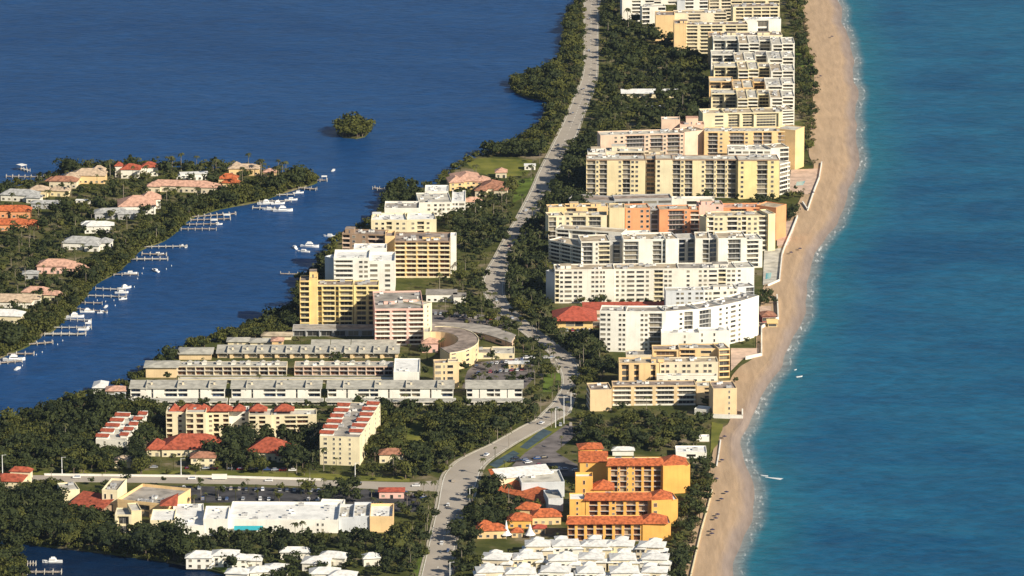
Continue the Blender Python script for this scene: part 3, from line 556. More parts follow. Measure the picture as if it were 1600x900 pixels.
# white block; blue shade of its recessed bays painted as grey wall, blue glass
r = bld('apartment_block', 857, 420, 'white block with a shaded west wing, slim dark bays and a long tan grey roof')
wing(r, 857, 411, 908, 422, 376, 13, 6, 'B1B1B1', 'white_wall', 'tan_roof', units=3)
wing(r, 908, 422, 953, 421, 379, 20, 6, 'G2S.4w.5B2', 'white_wall', 'tan_roof', kp='cream_wall', units=3)
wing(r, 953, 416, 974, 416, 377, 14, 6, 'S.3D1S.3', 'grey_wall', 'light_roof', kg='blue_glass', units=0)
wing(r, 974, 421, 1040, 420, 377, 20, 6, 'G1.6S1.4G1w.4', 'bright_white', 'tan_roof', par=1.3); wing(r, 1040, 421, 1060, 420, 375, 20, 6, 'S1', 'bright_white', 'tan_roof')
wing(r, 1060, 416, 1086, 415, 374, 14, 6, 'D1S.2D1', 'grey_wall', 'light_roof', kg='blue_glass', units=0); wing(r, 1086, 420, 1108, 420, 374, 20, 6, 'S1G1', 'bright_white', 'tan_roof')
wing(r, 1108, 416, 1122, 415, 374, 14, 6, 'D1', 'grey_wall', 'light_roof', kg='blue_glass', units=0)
wing(r, 1122, 420, 1166, 419, 374, 20, 6, 'S1G1.5S.6', 'bright_white', 'tan_roof'); wing(r, 1166, 419, 1191, 418, 376, 17, 6, 'B1S.3', 'white_wall', 'light_roof')
wing(r, 868, 398, 972, 405, 358, 12, 6, 'B1D2B1S1', 'white_wall', 'tan_roof', units=3)
r = bld('apartment_block', 857, 384, 'beige and orange block with a golden stair tower and white lower balconies')
wing(r, 857, 385, 882, 384, 339, 12, 6, 'G1w1', 'cream_wall', 'tan_roof', kp='white_wall'); wing(r, 882, 384, 948, 384, 338, 12, 6, 'w.7G1.6S.2G1.4S.6', 'cream_wall', 'tan_roof', kp='white_wall', L=None, cap=[(.2, 9, 2, 4, 2)])
wing(r, 857, 373, 884, 372, 326, 10, 6, 'S1', 'peach_wall', 'tan_roof'); wing(r, 884, 371, 950, 370, 325, 11, 6, 'D1S1D1S1', 'peach_wall', 'tan_roof', cap=[(.1, 6, 2, 4, 3), (.6, 7, 3, 4, 2)])
wing(r, 952, 384, 976, 384, 326, 14, 7, 'S1', 'pale_yellow', 'tan_roof'); wing(r, 977, 383, 1015, 382, 327, 14, 7, 'w.5S.4w.5w.3', 'orange_wall', 'tan_roof')
wing(r, 1016, 381, 1029, 381, 328, 10, 7, 'D1', 'grey_wall', 'tan_roof', kp='white_wall'); wing(r, 1030, 383, 1078, 382, 329, 14, 7, 'S1G2w.4S.3', 'orange_wall', 'tan_roof', kp='orange_wall'); wing(r, 1078, 380, 1092, 380, 330, 12, 7, 'B1', 'orange_wall', 'tan_roof', kp='white_wall')
wing(r, 974, 400, 1016, 399, 366, 8, 4, 'S1D1S2', 'white_wall', 'white_roof', units=1)
r = bld('apartment_block', 1103, 392, 'cream seven storey block with shaded west end, in front of the orange beach block')
wing(r, 1092, 390, 1103, 393, 338, 14, 7, 'S1', 'cream_wall', 'tan_roof', units=0); wing(r, 1104, 393, 1200, 392, 339, 14, 7, 'B.7w.5w.5S.3B1.1w.4B.5w.6w.6B1', 'cream_wall', 'tan_roof', kp='white_wall', L='S1'); wing(r, 1200, 393, 1211, 392, 336, 15, 7, 'S1', 'pale_yellow', 'light_roof', units=0)
r = bld('apartment_block', 1092, 372, 'orange block standing behind the cream seven storey block, nearest the sand')
wing(r, 1092, 374, 1130, 373, 322, 13, 7, 'S1w1', 'salmon_wall', 'tan_roof', cap=[(.1, 8, 3, 5, 2.5)]); wing(r, 1130, 373, 1212, 372, 326, 14, 7, 'S1G3S1G3S1', 'orange_wall', 'pink_tile'); wing(r, 1212, 376, 1228, 370, 326, 16, 7, 'S1', 'orange_wall', 'tan_roof', units=0)
r = bld('parking_garage', 880, 322, 'low grey parking deck with cars on top, wedged between yellow tower and orange block')
wing(r, 888, 326, 960, 330, 312, 16, 2, 'W1W1W1', 'grey_wall', 'brown_roof', par=.9, units=0); wing(r, 960, 330, 1050, 328, 313, 14, 2, 'W1W1W1W1', 'grey_wall', 'brown_roof', par=.9, units=0); wing(r, 1050, 322, 1116, 322, 312, 8, 1, 'S1W1S1', 'white_wall', 'white_roof', units=1)
r = bld('apartment_block', 916, 308, 'long pale yellow eight storey tower with brown roof edge and rows of dark balconies')
kk = dict(ktrim='brown_wall', par=.5)
wing(r, 916, 309, 1008, 309, 250, 15, 8, 'G.9w.3G.8S1w.4G.8w.4w.4S.6', 'pale_yellow', 'light_roof', kp='pale_yellow', **kk)
wing(r, 1009, 306, 1024, 306, 249, 13, 8, 'B1', 'beige_wall', 'light_roof', kp='brown_wall', units=0, **kk); wing(r, 1024, 309, 1050, 309, 249, 15, 8, 'w.6S1', 'cream_wall', 'light_roof', kp='pale_yellow', units=1, **kk)
wing(r, 1050, 309, 1152, 309, 250, 15, 8, 'G.9w.4G.9S.9w.4G1w.2G1w.2G1S.1', 'pale_yellow', 'light_roof', kp='pale_yellow', **kk); wing(r, 1153, 311, 1217, 310, 251, 17, 8, 'w.7S.9G1w.8S.2', 'yellow_wall', 'light_roof', kp='gold_wall', R='B1', **kk)
wing(r, 1218, 305, 1234, 301, 258, 12, 7, 'B1', 'white_wall', 'light_roof', units=0)
r = bld('apartment_block', 918, 292, 'cream white roofed block peeking over the west end of the long yellow tower')
wing(r, 918, 296, 946, 296, 240, 14, 8, 'p1S1', 'bright_white', 'tan_roof', cap=[(.2, 7, 6, 6, 2.5)]); wing(r, 947, 293, 1006, 293, 238, 13, 8, 'S1G3', 'beige_wall', 'light_roof', cap=[(.15, 10, 5, 7, 3.5)]); wing(r, 1007, 292, 1040, 292, 243, 12, 8, 'S1', 'beige_wall', 'tan_roof', cap=[(.2, 8, 4, 5, 2)])
r = bld('apartment_block', 938, 268, 'broad pinkish tan tower block with an orange lit beach end, behind the yellow tower')
wing(r, 938, 270, 1068, 266, 213, 15, 9, 'S1w.5w.5G1.6w.4G1.1w.3G1.1w.3', 'pink_wall', 'light_roof', kp='salmon_wall'); wing(r, 1069, 266, 1100, 262, 208, 15, 9, 'S1', 'pink_wall', 'tan_roof')
wing(r, 1100, 265, 1242, 264, 207, 16, 9, 'S.3G1w.6S.4G1.5w.4S.4G.9G.9S.5G1v.4S.3', 'peach_wall', 'light_roof', kp='salmon_wall'); wing(r, 1242, 266, 1256, 260, 205, 16, 9, 'S1', 'peach_wall', 'light_roof', units=0)
wing(r, 1033, 252, 1062, 252, 188, 10, 9, 'S1', 'pink_wall', 'light_roof', units=1); wing(r, 1062, 254, 1100, 254, 196, 12, 9, 'S1', 'pink_wall', 'pink_tile', cap=[(.25, 9, 3, 6, 5)])
r = bld('apartment_block', 1137, 272, 'small white block with a row of dark openings in front of the tan tower')
wing(r, 1137, 276, 1204, 276, 235, 16, 6, 'p1p1p1p1p1p1', 'bright_white', 'light_roof', kp='white_wall'); wing(r, 1204, 276, 1232, 274, 233, 15, 6, 'S1B1', 'white_wall', 'tan_roof')
r = bld('apartment_block', 1078, 208, 'beige block with wide dark balcony bays and a rounded low roof to the west')
wing(r, 1098, 214, 1132, 213, 180, 18, 6, 'S1p1', 'cream_wall', 'tan_roof', par=1.4); wing(r, 1132, 212, 1178, 211, 178, 18, 8, 'S.3D1.4S.2D1.4', 'cream_wall', 'tan_roof'); wing(r, 1178, 211, 1222, 210, 177, 18, 8, 'D1.4S.2', 'cream_wall', 'tan_roof'); wing(r, 1222, 209, 1240, 208, 173, 18, 8, 'B1', 'white_wall', 'tan_roof')
rowsE = [(200, 155, 'tan', 'fifth'), (182, 136, 'light', 'fourth'), (160, 113, 'tan', 'third'), (141, 94, 'light', 'second'), (118, 71, 'light', 'first')]
names = ['nearest cream balcony block of the stepped row, just behind the wide dark bays', 'cream stepped balcony block, second from the near end of the stepped row', 'cream stepped balcony block in the middle of the stepped row of five', 'white edged stepped balcony block, second from the far end of the row of five', 'farthest block of the stepped cream row, with grey patched roof']
for (yb, yt, kr, _), lab in zip(rowsE, names):
    r = bld('apartment_block', 1112, yb, lab, group='stepped balcony blocks on the beach side'); o = (0, -3, 4, 0, 3)[rowsE.index((yb, yt, kr, _))]; o2 = (2, -5, 3, -2, 4)[rowsE.index((yb, yt, kr, _))]; d2 = (0, 3, -3, 2, -2)[rowsE.index((yb, yt, kr, _))]
    wk = ['cream_wall', 'peach_wall', 'cream_wall', 'white_wall', 'white_wall'][rowsE.index((yb, yt, kr, _))]
    wing(r, 1111+o, yb-9, 1150+o2, yb-9, yt-8, 18, 8, 'D1D1', wk, 'light_roof', kp='white_wall', rec=3, units=3)
    wing(r, 1150+o2, yb+d2, 1166+o2, yb+d2, yt+d2, 34, 8, 'B1', wk, 'tan_roof', kp='white_wall', rec=2, units=2); wing(r, 1166+o2, yb+d2-1, 1182+o2, yb+d2-1, yt+d2-1, 32, 8, 'B1', wk, 'light_roof', kp='white_wall', rec=2, units=2)
    wing(r, 1182+o2, yb-9, 1201+o2, yb-9, yt-7, 18, 8, 'D1', wk, 'grey_roof', rec=3, units=1)
    wing(r, 1201+o2, yb+1, 1222, yb+1, yt-1, 32, 8, 'S.15B1', 'white_wall', kr+'_roof', kp='white_wall', rec=2); wing(r, 1222, yb-1-d2*.4, 1241, yb-1-d2*.4, yt-3-d2*.4, 26, 8, 'B1S.1', 'white_wall', 'light_roof', kp='white_wall', rec=2)
r = bld('apartment_block', 1108, 98, 'beige slab with a blank west end wall behind the stepped cream row')
wing(r, 1107, 102, 1127, 102, 58, 20, 8, 'S1', 'peach_wall', 'brown_roof', L='S1'); wing(r, 1127, 100, 1222, 99, 57, 16, 8, 'S1B1S1B1S1', 'cream_wall', 'brown_roof', cap=[(.1, 7, 5, 5, 2), (.6, 10, 5, 5, 2)])
r = bld('apartment_block', 1053, 84, 'pale beige slab with balcony rows and a wide blank corner above dark trees')
wing(r, 1053, 85, 1072, 85, 38, 18, 8, 'S1', 'peach_wall', 'brown_roof', L='S1', cap=[(.5, 6, 5, 5, 2)]); wing(r, 1072, 84, 1168, 83, 40, 14, 8, 'B1S.2B1B1S.2B1B1', 'cream_wall', 'brown_roof')
r = bld('apartment_block', 1022, 62, 'beige block with a tan roof standing left of the far white pavilion')
wing(r, 1024, 64, 1054, 64, 25, 18, 7, 'S1', 'peach_wall', 'brown_roof', L='S1'); wing(r, 1054, 60, 1135, 59, 22, 14, 7, 'S1B1S1B1', 'beige_wall', 'tan_roof')
r = bld('apartment_block', 1145, 50, 'cream block with three dark balcony rows near the beach at the far end')
wing(r, 1145, 52, 1218, 51, 12, 16, 7, 'S.3B1B1S.1B1B1B1S.2', 'cream_wall', 'brown_roof'); wing(r, 1163, 64, 1220, 63, 32, 10, 3, 'S1D1S1', 'bright_white', 'white_roof')
r = bld('apartment_block', 972, 34, 'white block with balcony rows, leftmost at the far end of the beach towers')
wing(r, 972, 34, 1022, 33, 1, 14, 6, 'S1B1S.4B1', 'white_wall', 'light_roof', kp='bright_white'); wing(r, 1003, 44, 1040, 43, 12, 10, 5, 'B1S1B1', 'white_wall', 'light_roof', kp='bright_white')
r = bld('apartment_block', 1068, 36, 'white block with a bluish shaded bay behind the tan roofed beige block')
wing(r, 1058, 38, 1070, 38, 2, 12, 6, 'S1', 'cool_white', 'light_roof'); wing(r, 1070, 38, 1106, 37, -2, 14, 7, 'B1S.6B1', 'white_wall', 'light_roof', kp='bright_white'); wing(r, 1108, 36, 1142, 35, 0, 14, 7, 'B1S.2B1', 'beige_wall', 'tan_roof')  # bluish shade of the first bay is painted in with the cooler white
r = bld('apartment_block', 1120, 18, 'cream block cut by the top edge of the picture beside the beach')
wing(r, 1120, 18, 1218, 17, -18, 16, 7, 'B1S.2B1B1B1S.2B1', 'cream_wall', 'tan_roof')
r = bld('apartment_block', 985, 10, 'white block at the very top edge left of the cream ones')
wing(r, 985, 8, 1062, 7, -26, 16, 7, 'B1S.5B1S.5B1', 'white_wall', 'tan_roof')
r = bld('apartment_block', 1072, 0, 'pale block at the very top edge between white and cream ones')
wing(r, 1068, -2, 1112, -3, -36, 16, 7, 'B1S.5B1', 'white_wall', 'tan_roof')
r = bld('clubhouse', 972, 152, 'long low white roofed pavilion among dark trees beside the far road')
wing(r, 972, 153, 1058, 153, 146, 9, 1, 'S1W1S1W1S1', 'cream_wall', 'white_roof', roof='shed', rh=1.5, kh='white_roof', ovh=1)
r = bld('clubhouse', 1024, 54, 'tiny white roofed gatehouse among the dark trees below the beige block'); wing(r, 1024, 54, 1040, 54, 48, 8, 1, 'S1W1S1', 'cream_wall', roof='hip', rh=1.5, kh='white_tile')
# ================================================================== WEST SIDE
def house(px, py, wd, dp, hh, kw, kh, label, rot=0, wingx=None, rh=2.6, name='house', group=None, floors=1, porch=True):
    c = G(px, py); r_ = empty(name, c); tag(r_, label, 'house' if name == 'house' else name, group)
    def part(cx, cy, w_, d_, h_, rh_, rn='roof'):
        a = math.radians(rot); fr = frame(c, a); mb = MB(); mb.box(cx-w_/2, cx+w_/2, cy-d_/2, cy+d_/2, -.2, h_, kw, fr)
        mb.obj('wall', r_, r_.location)
        if kh in ('flat_white', 'flat_grey'):
            rb = MB(); k2 = 'white_roof' if kh == 'flat_white' else 'grey_roof'
            rb.box(cx-w_/2-.4, cx+w_/2+.4, cy-d_/2-.4, cy+d_/2+.4, h_, h_+.35, k2, fr); rb.obj('roof', r_, r_.location)
        else: hip(r_, fr, cx-w_/2-.7, cx+w_/2+.7, cy-d_/2-.7, cy+d_/2+.7, h_, rh_, kh)
        for k in range(floors):
            n = max(2, int(w_/4)); z = .9+k*3
            for i in range(n):
                if z+1.4 > h_: break
                x = cx-w_/2+w_*(i+.5)/n-.8
                if i == n//2 and k == 0: place(pane_mesh(1.8, 2.2, 'glass'), 'glass_door', r_, fr((x, cy-d_/2-.03, 0)), a)
                else: place(window_mesh(1.6, 1.3, 'glass'), 'window', r_, fr((x, cy-d_/2, z)), a)
        softout([fr((cx-w_/2-1, cy-d_/2-17, 0)), fr((cx+w_/2+1, cy-d_/2-17, 0)), fr((cx+w_/2+1, cy, 0)), fr((cx-w_/2-1, cy, 0))]); keepout([fr((cx-w_/2-1, cy-d_/2-1.5, 0)), fr((cx+w_/2+1, cy-d_/2-1.5, 0)), fr((cx+w_/2+1, cy+d_/2+1, 0)), fr((cx-w_/2-1, cy+d_/2+1, 0))])
    part(0, 0, wd, dp, hh, rh)
    if wingx:
        for (cx, cy, w_, d_, h_) in wingx: part(cx, cy, w_, d_, h_, rh*.8)
    return r_
# gabled pinkish villas by the lawn
house(728, 290, 20, 26, 6, 'peach_wall', 'pink_tile', 'large pinkish hip roofed mansion below the yellowish lawn', 8, [(-9, -8, 10, 16, 6), (11, -6, 12, 14, 5)], 4, floors=2)
house(768, 300, 14, 22, 5, 'beige_wall', 'brown_tile', 'brown pink roofed house between the mansion and the road verge', -6, [(8, -10, 9, 9, 4.5), (-6, -13, 8, 8, 4.5)], 3.2)
house(783, 276, 8, 9, 4, 'beige_wall', 'pink_tile', 'small pinkish roofed house at the foot of the lawn', 0)
house(739, 322, 12, 8, 4, 'white_wall', 'pink_tile', 'small pale house tucked right of the upper white block', 0)
house(828, 264, 8, 7, 3, 'bright_white', 'flat_white', 'small white flat roofed hut on the lawn corner beside the road', 0)
r = bld('apartment_block', 656, 334, 'white flat roofed block, farther of the two by the lake shore')
wing(r, 655, 338, 706, 337, 318, 32, 3, 'S1w1w1q1w1', 'white_wall', 'light_roof', units=9); wing(r, 706, 336, 727, 336, 316, 36, 3, 'q1p1', 'bright_white', 'white_roof', units=3); wing(r, 664, 318, 700, 318, 300, 20, 3, 'S1', 'bright_white', 'white_roof')
r = bld('apartment_block', 580, 362, 'white stepped roof block with beige face, nearer of the two by the lake shore')
wing(r, 580, 368, 636, 368, 346, 22, 3, 'S.4w1w1B1S.4w1w1', 'cream_wall', 'white_roof', par=1.2, cap=[(.02, 6, 14, 6, 2)]); wing(r, 636, 368, 682, 367, 346, 24, 3, 'S.3w1B1w1S.6', 'cream_wall', 'white_roof', par=1.2, units=2); wing(r, 601, 352, 655, 352, 328, 22, 3, 'S1', 'bright_white', 'grey_roof', par=1.4)
r = bld('apartment_block', 535, 420, 'long brown roofed block whose near wing has seven orange and white striped floors')
wing(r, 535, 424, 603, 426, 366, 14, 8, 'B1w1S.3w1B1B1S.3', 'brown_wall', 'brown_roof', kp='pink_wall', cap=[(.05, 6, 4, 6, 3)]); wing(r, 602, 429, 617, 429, 372, 16, 8, 'S1', 'peach_wall', 'brown_roof', units=0, par=1.5)
wing(r, 617, 434, 703, 434, 378, 26, 8, 'B1S.05B1S.05B1S.05B1S.05B1', 'gold_wall', 'brown_roof', kp='cream_wall', kg='warm_glass', R='B1B1', ktrim='brown_wall', rec=1.8, cap=[(.5, 12, 8, 8, 1.6)]); wing(r, 704, 428, 713, 428, 370, 10, 8, 'S1', 'bright_white', 'white_roof', units=0)
r = bld('apartment_block', 508, 446, 'bright white terraced block between the yellow tower and the orange striped block')
wing(r, 508, 452, 522, 455, 402, 14, 6, 'S1', 'cool_white', 'white_roof', units=0); wing(r, 522, 458, 577, 458, 406, 24, 7, 'B1.2S.3q.7', 'bright_white', 'white_roof', rail=1.4, par=1.4, units=3); wing(r, 577, 458, 617, 458, 411, 26, 6, 'p1S.6p.7S.4', 'bright_white', 'white_roof', par=1.6, units=3); wing(r, 553, 440, 604, 440, 390, 14, 6, 'S1', 'bright_white', 'white_roof', par=1)
r = bld('apartment_block', 469, 500, 'yellow balcony tower beside the lake with a grey roof')
wing(r, 469, 514, 484, 514, 440, 15, 9, 'B1', 'gold_wall', 'brown_roof', kp='yellow_wall', units=0, rec=2); wing(r, 484, 513, 496, 513, 436, 15, 9, 'S1', 'gold_wall', 'brown_roof', cap=[(.0, 4.5, 4, 6, 4)], units=0)
wing(r, 496, 511, 552, 511, 447, 14, 8, 'D.5B1.3D.4B1.4', 'yellow_wall', 'brown_roof', kp='yellow_wall', rec=2); wing(r, 553, 510, 592, 510, 447, 13, 8, 'S.2B1S.1B1', 'yellow_wall', 'brown_roof', kp='yellow_wall', rec=2)
r = bld('apartment_block', 586, 535, 'pink and white striped tower with a broad grey roof, tallest on the lake side')
wing(r, 586, 540, 662, 539, 485, 48, 8, 'B1S.1B1S.1B1', 'salmon_wall', 'grey_roof', kp='white_wall', kg='warm_glass', R='S1v1S1v1S1', par=1.0, units=12, cap=[(.2, 7, 16, 6, 2), (.6, 9, 20, 7, 2)]); wing(r, 662, 534, 675, 530, 478, 20, 8, 'v1', 'cream_wall', 'light_roof', units=0, R='v1v1'); wing(r, 662, 548, 672, 548, 520, 12, 4, 'S1', 'cream_wall', 'light_roof', units=0)
r = bld('parking_garage', 457, 520, 'long low grey shed roofed carport at the foot of the yellow tower'); wing(r, 457, 526, 584, 526, 516, 14, 1, 'D1D1D1D1D1D1', 'grey_wall', 'grey_roof', par=.4, units=0)
# low terraces near the lake
r = bld('row_house', 280, 558, 'back row of long grey roofed lake apartments with a hip end')
wing(r, 280, 562, 330, 562, 553, 15, 2, 'S1', 'tan_wall', kr='row_roof', roof='hip', rh=1.6, kh='row_roof', ovh=1.2)
wing(r, 340, 560, 622, 560, 552, 16, 2, 'D1S.2'*12, 'tan_wall', kr='row_roof', roof='shed', rh=1.0, kh='row_roof', ovh=1.0)
r = bld('row_house', 228, 588, 'middle row of lake apartments with a long walkway and a white east end')
wing(r, 228, 590, 276, 590, 574, 15, 2, 'S1', 'tan_wall', kr='row_roof', roof='hip', rh=1.5, kh='row_roof', ovh=1.4)
wing(r, 277, 587, 448, 587, 573, 13, 2, 'G1'*12, 'beige_wall', 'row_roof', kg='warm_glass', par=.2, units=8, rec=2); wing(r, 460, 587, 614, 587, 573, 13, 2, 'G1'*11, 'pink_wall', 'row_roof', kg='warm_glass', par=.2, units=8, rec=2)
wing(r, 615, 604, 655, 604, 583, 34, 2, 'S1', 'bright_white', 'white_roof', units=2)
r = bld('carport', 278, 600, 'long pale carport strip in front of the middle row of lake apartments'); wing(r, 278, 600, 614, 600, 593, 6, 1, 'D1'*20, 'cream_wall', 'light_roof', par=.15, units=0)
for i, (a, c, lab) in enumerate([(200, 355, 'westmost white town house row with grey roof and glass bays'), (358, 505, 'white town house row with grey roof, second from the lake'), (508, 712, 'longest white town house row with grey roof, behind the tiled tower'), (725, 820, 'short white town house row with grey roof beside the road trees')]):
    r = bld('row_house', a, 624, lab, group='white town house rows with grey roofs'); n = max(2, int((c-a)/52))
    wing(r, a+4, 622, c-4, 622, 607, 14, 2, 'B.6S.6D.15S.6B.8'*n, 'bright_white', kr='row_roof', roof='shed', rh=1.2, kh='row_roof', ovh=.9, kg='blue_glass', rec=1.8)
    r = bld('carport', a, 634, ['westmost', 'second from the lake', 'longest', 'short eastern'][i]+' low grey carport roof in front of its white town house row', group='low grey carports of the town houses')
    wing(r, a-(8 if i == 0 else 0), 634, c, 634, 628, 9, 1, 'D1'*(2*n+2), 'white_wall', 'row_roof', par=.15, units=0)
for (a, y, c, yt, dp, k, lab) in [(356, 540, 388, 534, 10, 'row_roof', 'short grey roofed lake house, western of the pair above the back row'), (391, 541, 428, 535, 10, 'row_roof', 'short grey roofed lake house, eastern of the pair above the back row'), (410, 531, 455, 525, 9, 'tan_roof', 'pale low block touching the shore mangroves above the grey roofed pair')]:
    r = bld('house', a, y, lab, 'house'); wing(r, a, y, c, y, yt, dp, 1, 'S1w1w1S1', 'cream_wall', roof='hip', rh=1.4, kh=k, ovh=1)
for i, (a, c) in enumerate([(487, 514), (518, 546), (550, 580), (583, 618)]):
    r = bld('house', a, 546, ['first', 'second', 'third', 'fourth'][i]+' from the west of four small grey roofed cottages below the yellow tower', 'house', 'four cottages below the yellow tower'); wing(r, a, 547, c, 547, 541, 11, 1, 'S1w1S1', 'cream_wall', roof='shed', rh=1.2, kh='row_roof', ovh=.6)
r = bld('house', 425, 545, 'small orange cottage standing on the roofs line behind the back row', 'house'); wing(r, 425, 544, 442, 544, 533, 8, 2, 'S1w1', 'peach_wall', roof='hip', rh=1.5, kh='pink_tile')
for (x0, x1, y, zb, k, nn) in ((284, 444, 587, 0, 'white_tile', 7), (466, 610, 587, 0, 'white_tile', 6)):
    rr_ = [o for o in bpy.data.objects if o.get('label', '').startswith('middle row of lake')][0]
    for i in range(nn):
        A = G(x0+(x1-x0)*(i+.5)/nn, y); zt = ztop(G(x0, y), 573)-GZ; fr = frame((A.x, A.y, GZ), 0); b = MB(); b.box(-1.3, 1.3, 5, 9, zt, zt+1.2, 'bright_white', fr); b.obj('roof_dormer', rr_, rr_.location); hip(rr_, fr, -1.7, 1.7, 4.7, 9.3, zt+1.2, 1.0, 'light_roof', 'dormer_roof')
for (lab0, x0, x1, y, yt, n) in (('back row of long', 344, 618, 560, 552, 12), ('westmost white', 204, 351, 622, 607, 3), ('white town house row', 362, 501, 622, 607, 3), ('longest white', 512, 708, 622, 607, 4)):
    rr_ = [o for o in bpy.data.objects if o.get('label', '').startswith(lab0)][0]; zt = ztop(G(x0, y), yt)-GZ
    for i in range(n):
        A = G(x0+(x1-x0)*(i+.5)/n, y); fr = frame((A.x, A.y, GZ), 0); b = MB(); b.box(-.2, .2, -.4, 13.5, zt-1, zt+2.0, 'row_roof' if i % 2 else 'light_roof', fr); b.obj('party_wall', rr_, rr_.location)
        b = MB(); b.box(2.5, 3.6, 6, 7.2, zt, zt+2.4, 'beige_wall', fr); b.box(2.4, 3.7, 5.9, 7.3, zt+2.4, zt+2.6, 'dark_roof', fr); b.obj('chimney', rr_, rr_.location)
# horseshoe building
r = bld('hotel', 680, 604, 'horseshoe shaped tan building with a brown roof around an oval court', 'hotel')
cpt = G(678, 566); Rr, ri = 24.0, 15.0
def arc(cx, cy, R_, a0, a1, n, sx=1, sy=1): return [(cx+R_*sx*math.cos(math.radians(a0+(a1-a0)*i/n)), cy+R_*sy*math.sin(math.radians(a0+(a1-a0)*i/n))) for i in range(n+1)]
cx_, cy_ = cpt.x+4, cpt.y+12; Hh = 11.0
out = arc(cx_, cy_, Rr, -75, 100, 14, 1, 1.45); inn = arc(cx_-4, cy_+2, ri, -75, 100, 14, 1, 1.4)
wmb, rb = MB(), MB()
for i in range(14):
    q = [out[i], out[i+1], inn[i+1], inn[i]]; wmb.prism(q, GZ-.2, GZ+Hh, 'tan_wall'); rb.prism([mixp(q[0], q[3], .02), mixp(q[1], q[2], .02), mixp(q[2], q[1], .02), mixp(q[3], q[0], .02)], GZ+Hh-.2, GZ+Hh+.25, 'brown_roof')
    A, B = Vector((*out[i], 0)), Vector((*out[i+1], 0)); d = B-A; an = math.atan2(d.y, d.x); fr = frame((A.x, A.y, GZ), an)
    for k in range(4):
        if i % 2 == 0: place(window_mesh(d.length*.5, 1.4, 'glass'), 'window', r, fr((d.length*.25, 0, k*3.1+.9)), an)
    wmb.box(0, d.length, -.25, .2, Hh-.1, Hh+.7, 'cream_wall', fr); keepout([out[i], out[i+1], inn[i+1], inn[i]])
wmb.obj('wall', r, r.location); rb.obj('roof', r, r.location)
wing(r, 679, 606, 717, 605, 569, 9, 4, 'p.6v.4p.6S.4', 'tan_wall', 'brown_roof', kp='cream_wall', units=1)
wing(r, 700, 604, 716, 604, 566, 6, 4, 'S1', 'cream_wall', 'brown_roof', units=0)
# arc roofed hall behind
r = bld('clubhouse', 730, 530, 'low arc shaped grey roofed hall behind the horseshoe building')
pa = [G(*p) for p in smooth([(668, 522), (710, 524), (755, 530), (798, 544)], 3)]; pb_ = [G(*p) for p in smooth([(668, 513), (715, 514), (765, 519), (806, 533)], 3)]
wmb, rb = MB(), MB()
for i in range(len(pa)-1):
    q = [pa[i], pa[i+1], pb_[i+1], pb_[i]]; wmb.prism(q, GZ-.2, GZ+3.6, 'pink_wall'); o_ = [Vector((v.x, v.y+(-1.2 if j < 2 else .6), 0)) for j, v in enumerate(q)]; rb.prism(o_, GZ+3.6, GZ+4.1, 'grey_roof'); keepout(q)
    if i % 2: A = pa[i]; d = pa[i+1]-A; an = math.atan2(d.y, d.x); place(window_mesh(d.length*.6, 1.6, 'glass'), 'window', r, frame(A, an)((d.length*.2, 0, 1)), an)
wmb.obj('wall', r, r.location); rb.obj('roof', r, r.location)
r = bld('clubhouse', 745, 562, 'low pale flat building east of the horseshoe building'); wing(r, 742, 561, 768, 561, 553, 14, 1, 'S1W1', 'cream_wall', 'grey_roof', units=1); wing(r, 769, 561, 804, 561, 554, 18, 1, 'w1S1w1', 'cream_wall', 'light_roof', units=1)
house(690, 468, 20, 14, 5, 'bright_white', 'flat_grey', 'low white building with grey flat roof right of the pink striped tower', 0, [(12, -8, 8, 10, 5)])
house(672, 548, 10, 10, 6, 'salmon_wall', 'pink_tile', 'small pink house at the foot of the pink striped tower', 0)
house(812, 574, 14, 7, 3, 'tan_wall', 'flat_white', 'tan kiosk at the edge of the car park near the road bend', 0)
# cream complex with red tile caps
r = bld('apartment_block', 260, 682, 'cream lake block with red tiled caps, partly behind courtyard trees')
wing(r, 260, 686, 292, 686, 646, 14, 5, 'B.6S.4w.6S.3', 'cream_wall', 'light_roof', kp='cream_wall', kg='warm_glass', units=1); wing(r, 291, 689, 322, 689, 646, 15, 5, 'B.7S.2B.7S.2', 'cream_wall', 'light_roof', kg='warm_glass', units=1)
wing(r, 322, 684, 358, 684, 647, 14, 5, 'S.2w.5B.6S.3B.6', 'cream_wall', 'light_roof', kg='warm_glass', units=1); wing(r, 358, 680, 388, 680, 645, 13, 5, 'S.6w.6', 'bright_white', 'light_roof', units=1)
wing(r, 389, 686, 425, 686, 650, 14, 5, 'B.6S.2B.6S.5', 'cream_wall', 'light_roof', kg='warm_glass', units=1); wing(r, 425, 685, 495, 684, 650, 13, 5, 'w.6B.6B.6S.4', 'cream_wall', 'light_roof', kg='warm_glass', units=3)
for px, wd in ((296, 13), (305, 15), (346, 14), (318, 8), (373, 8), (403, 11), (444, 12), (272, 6)):
    q = G(px, 684); fr = frame(q, 0); zt = ztop(q, 646)-GZ; hip(r, fr, -wd/2, wd/2, 1.5 if px != 305 else -1, 11, zt+.8, 3.2, 'rust_tile', 'roof')
r = bld('apartment_block', 500, 724, 'tall cream block striped with red awning roofs, its long side lit by the sun')
fr, W, H, an = wing(r, 500, 726, 562, 728.2, 682, 78, 6, 'S.2w.6S.2v.5v.6S.3v.5S.6', 'cream_wall', 'grey_roof', par=.4, units=16, R='S2w1S1w1S2w1S1w1')
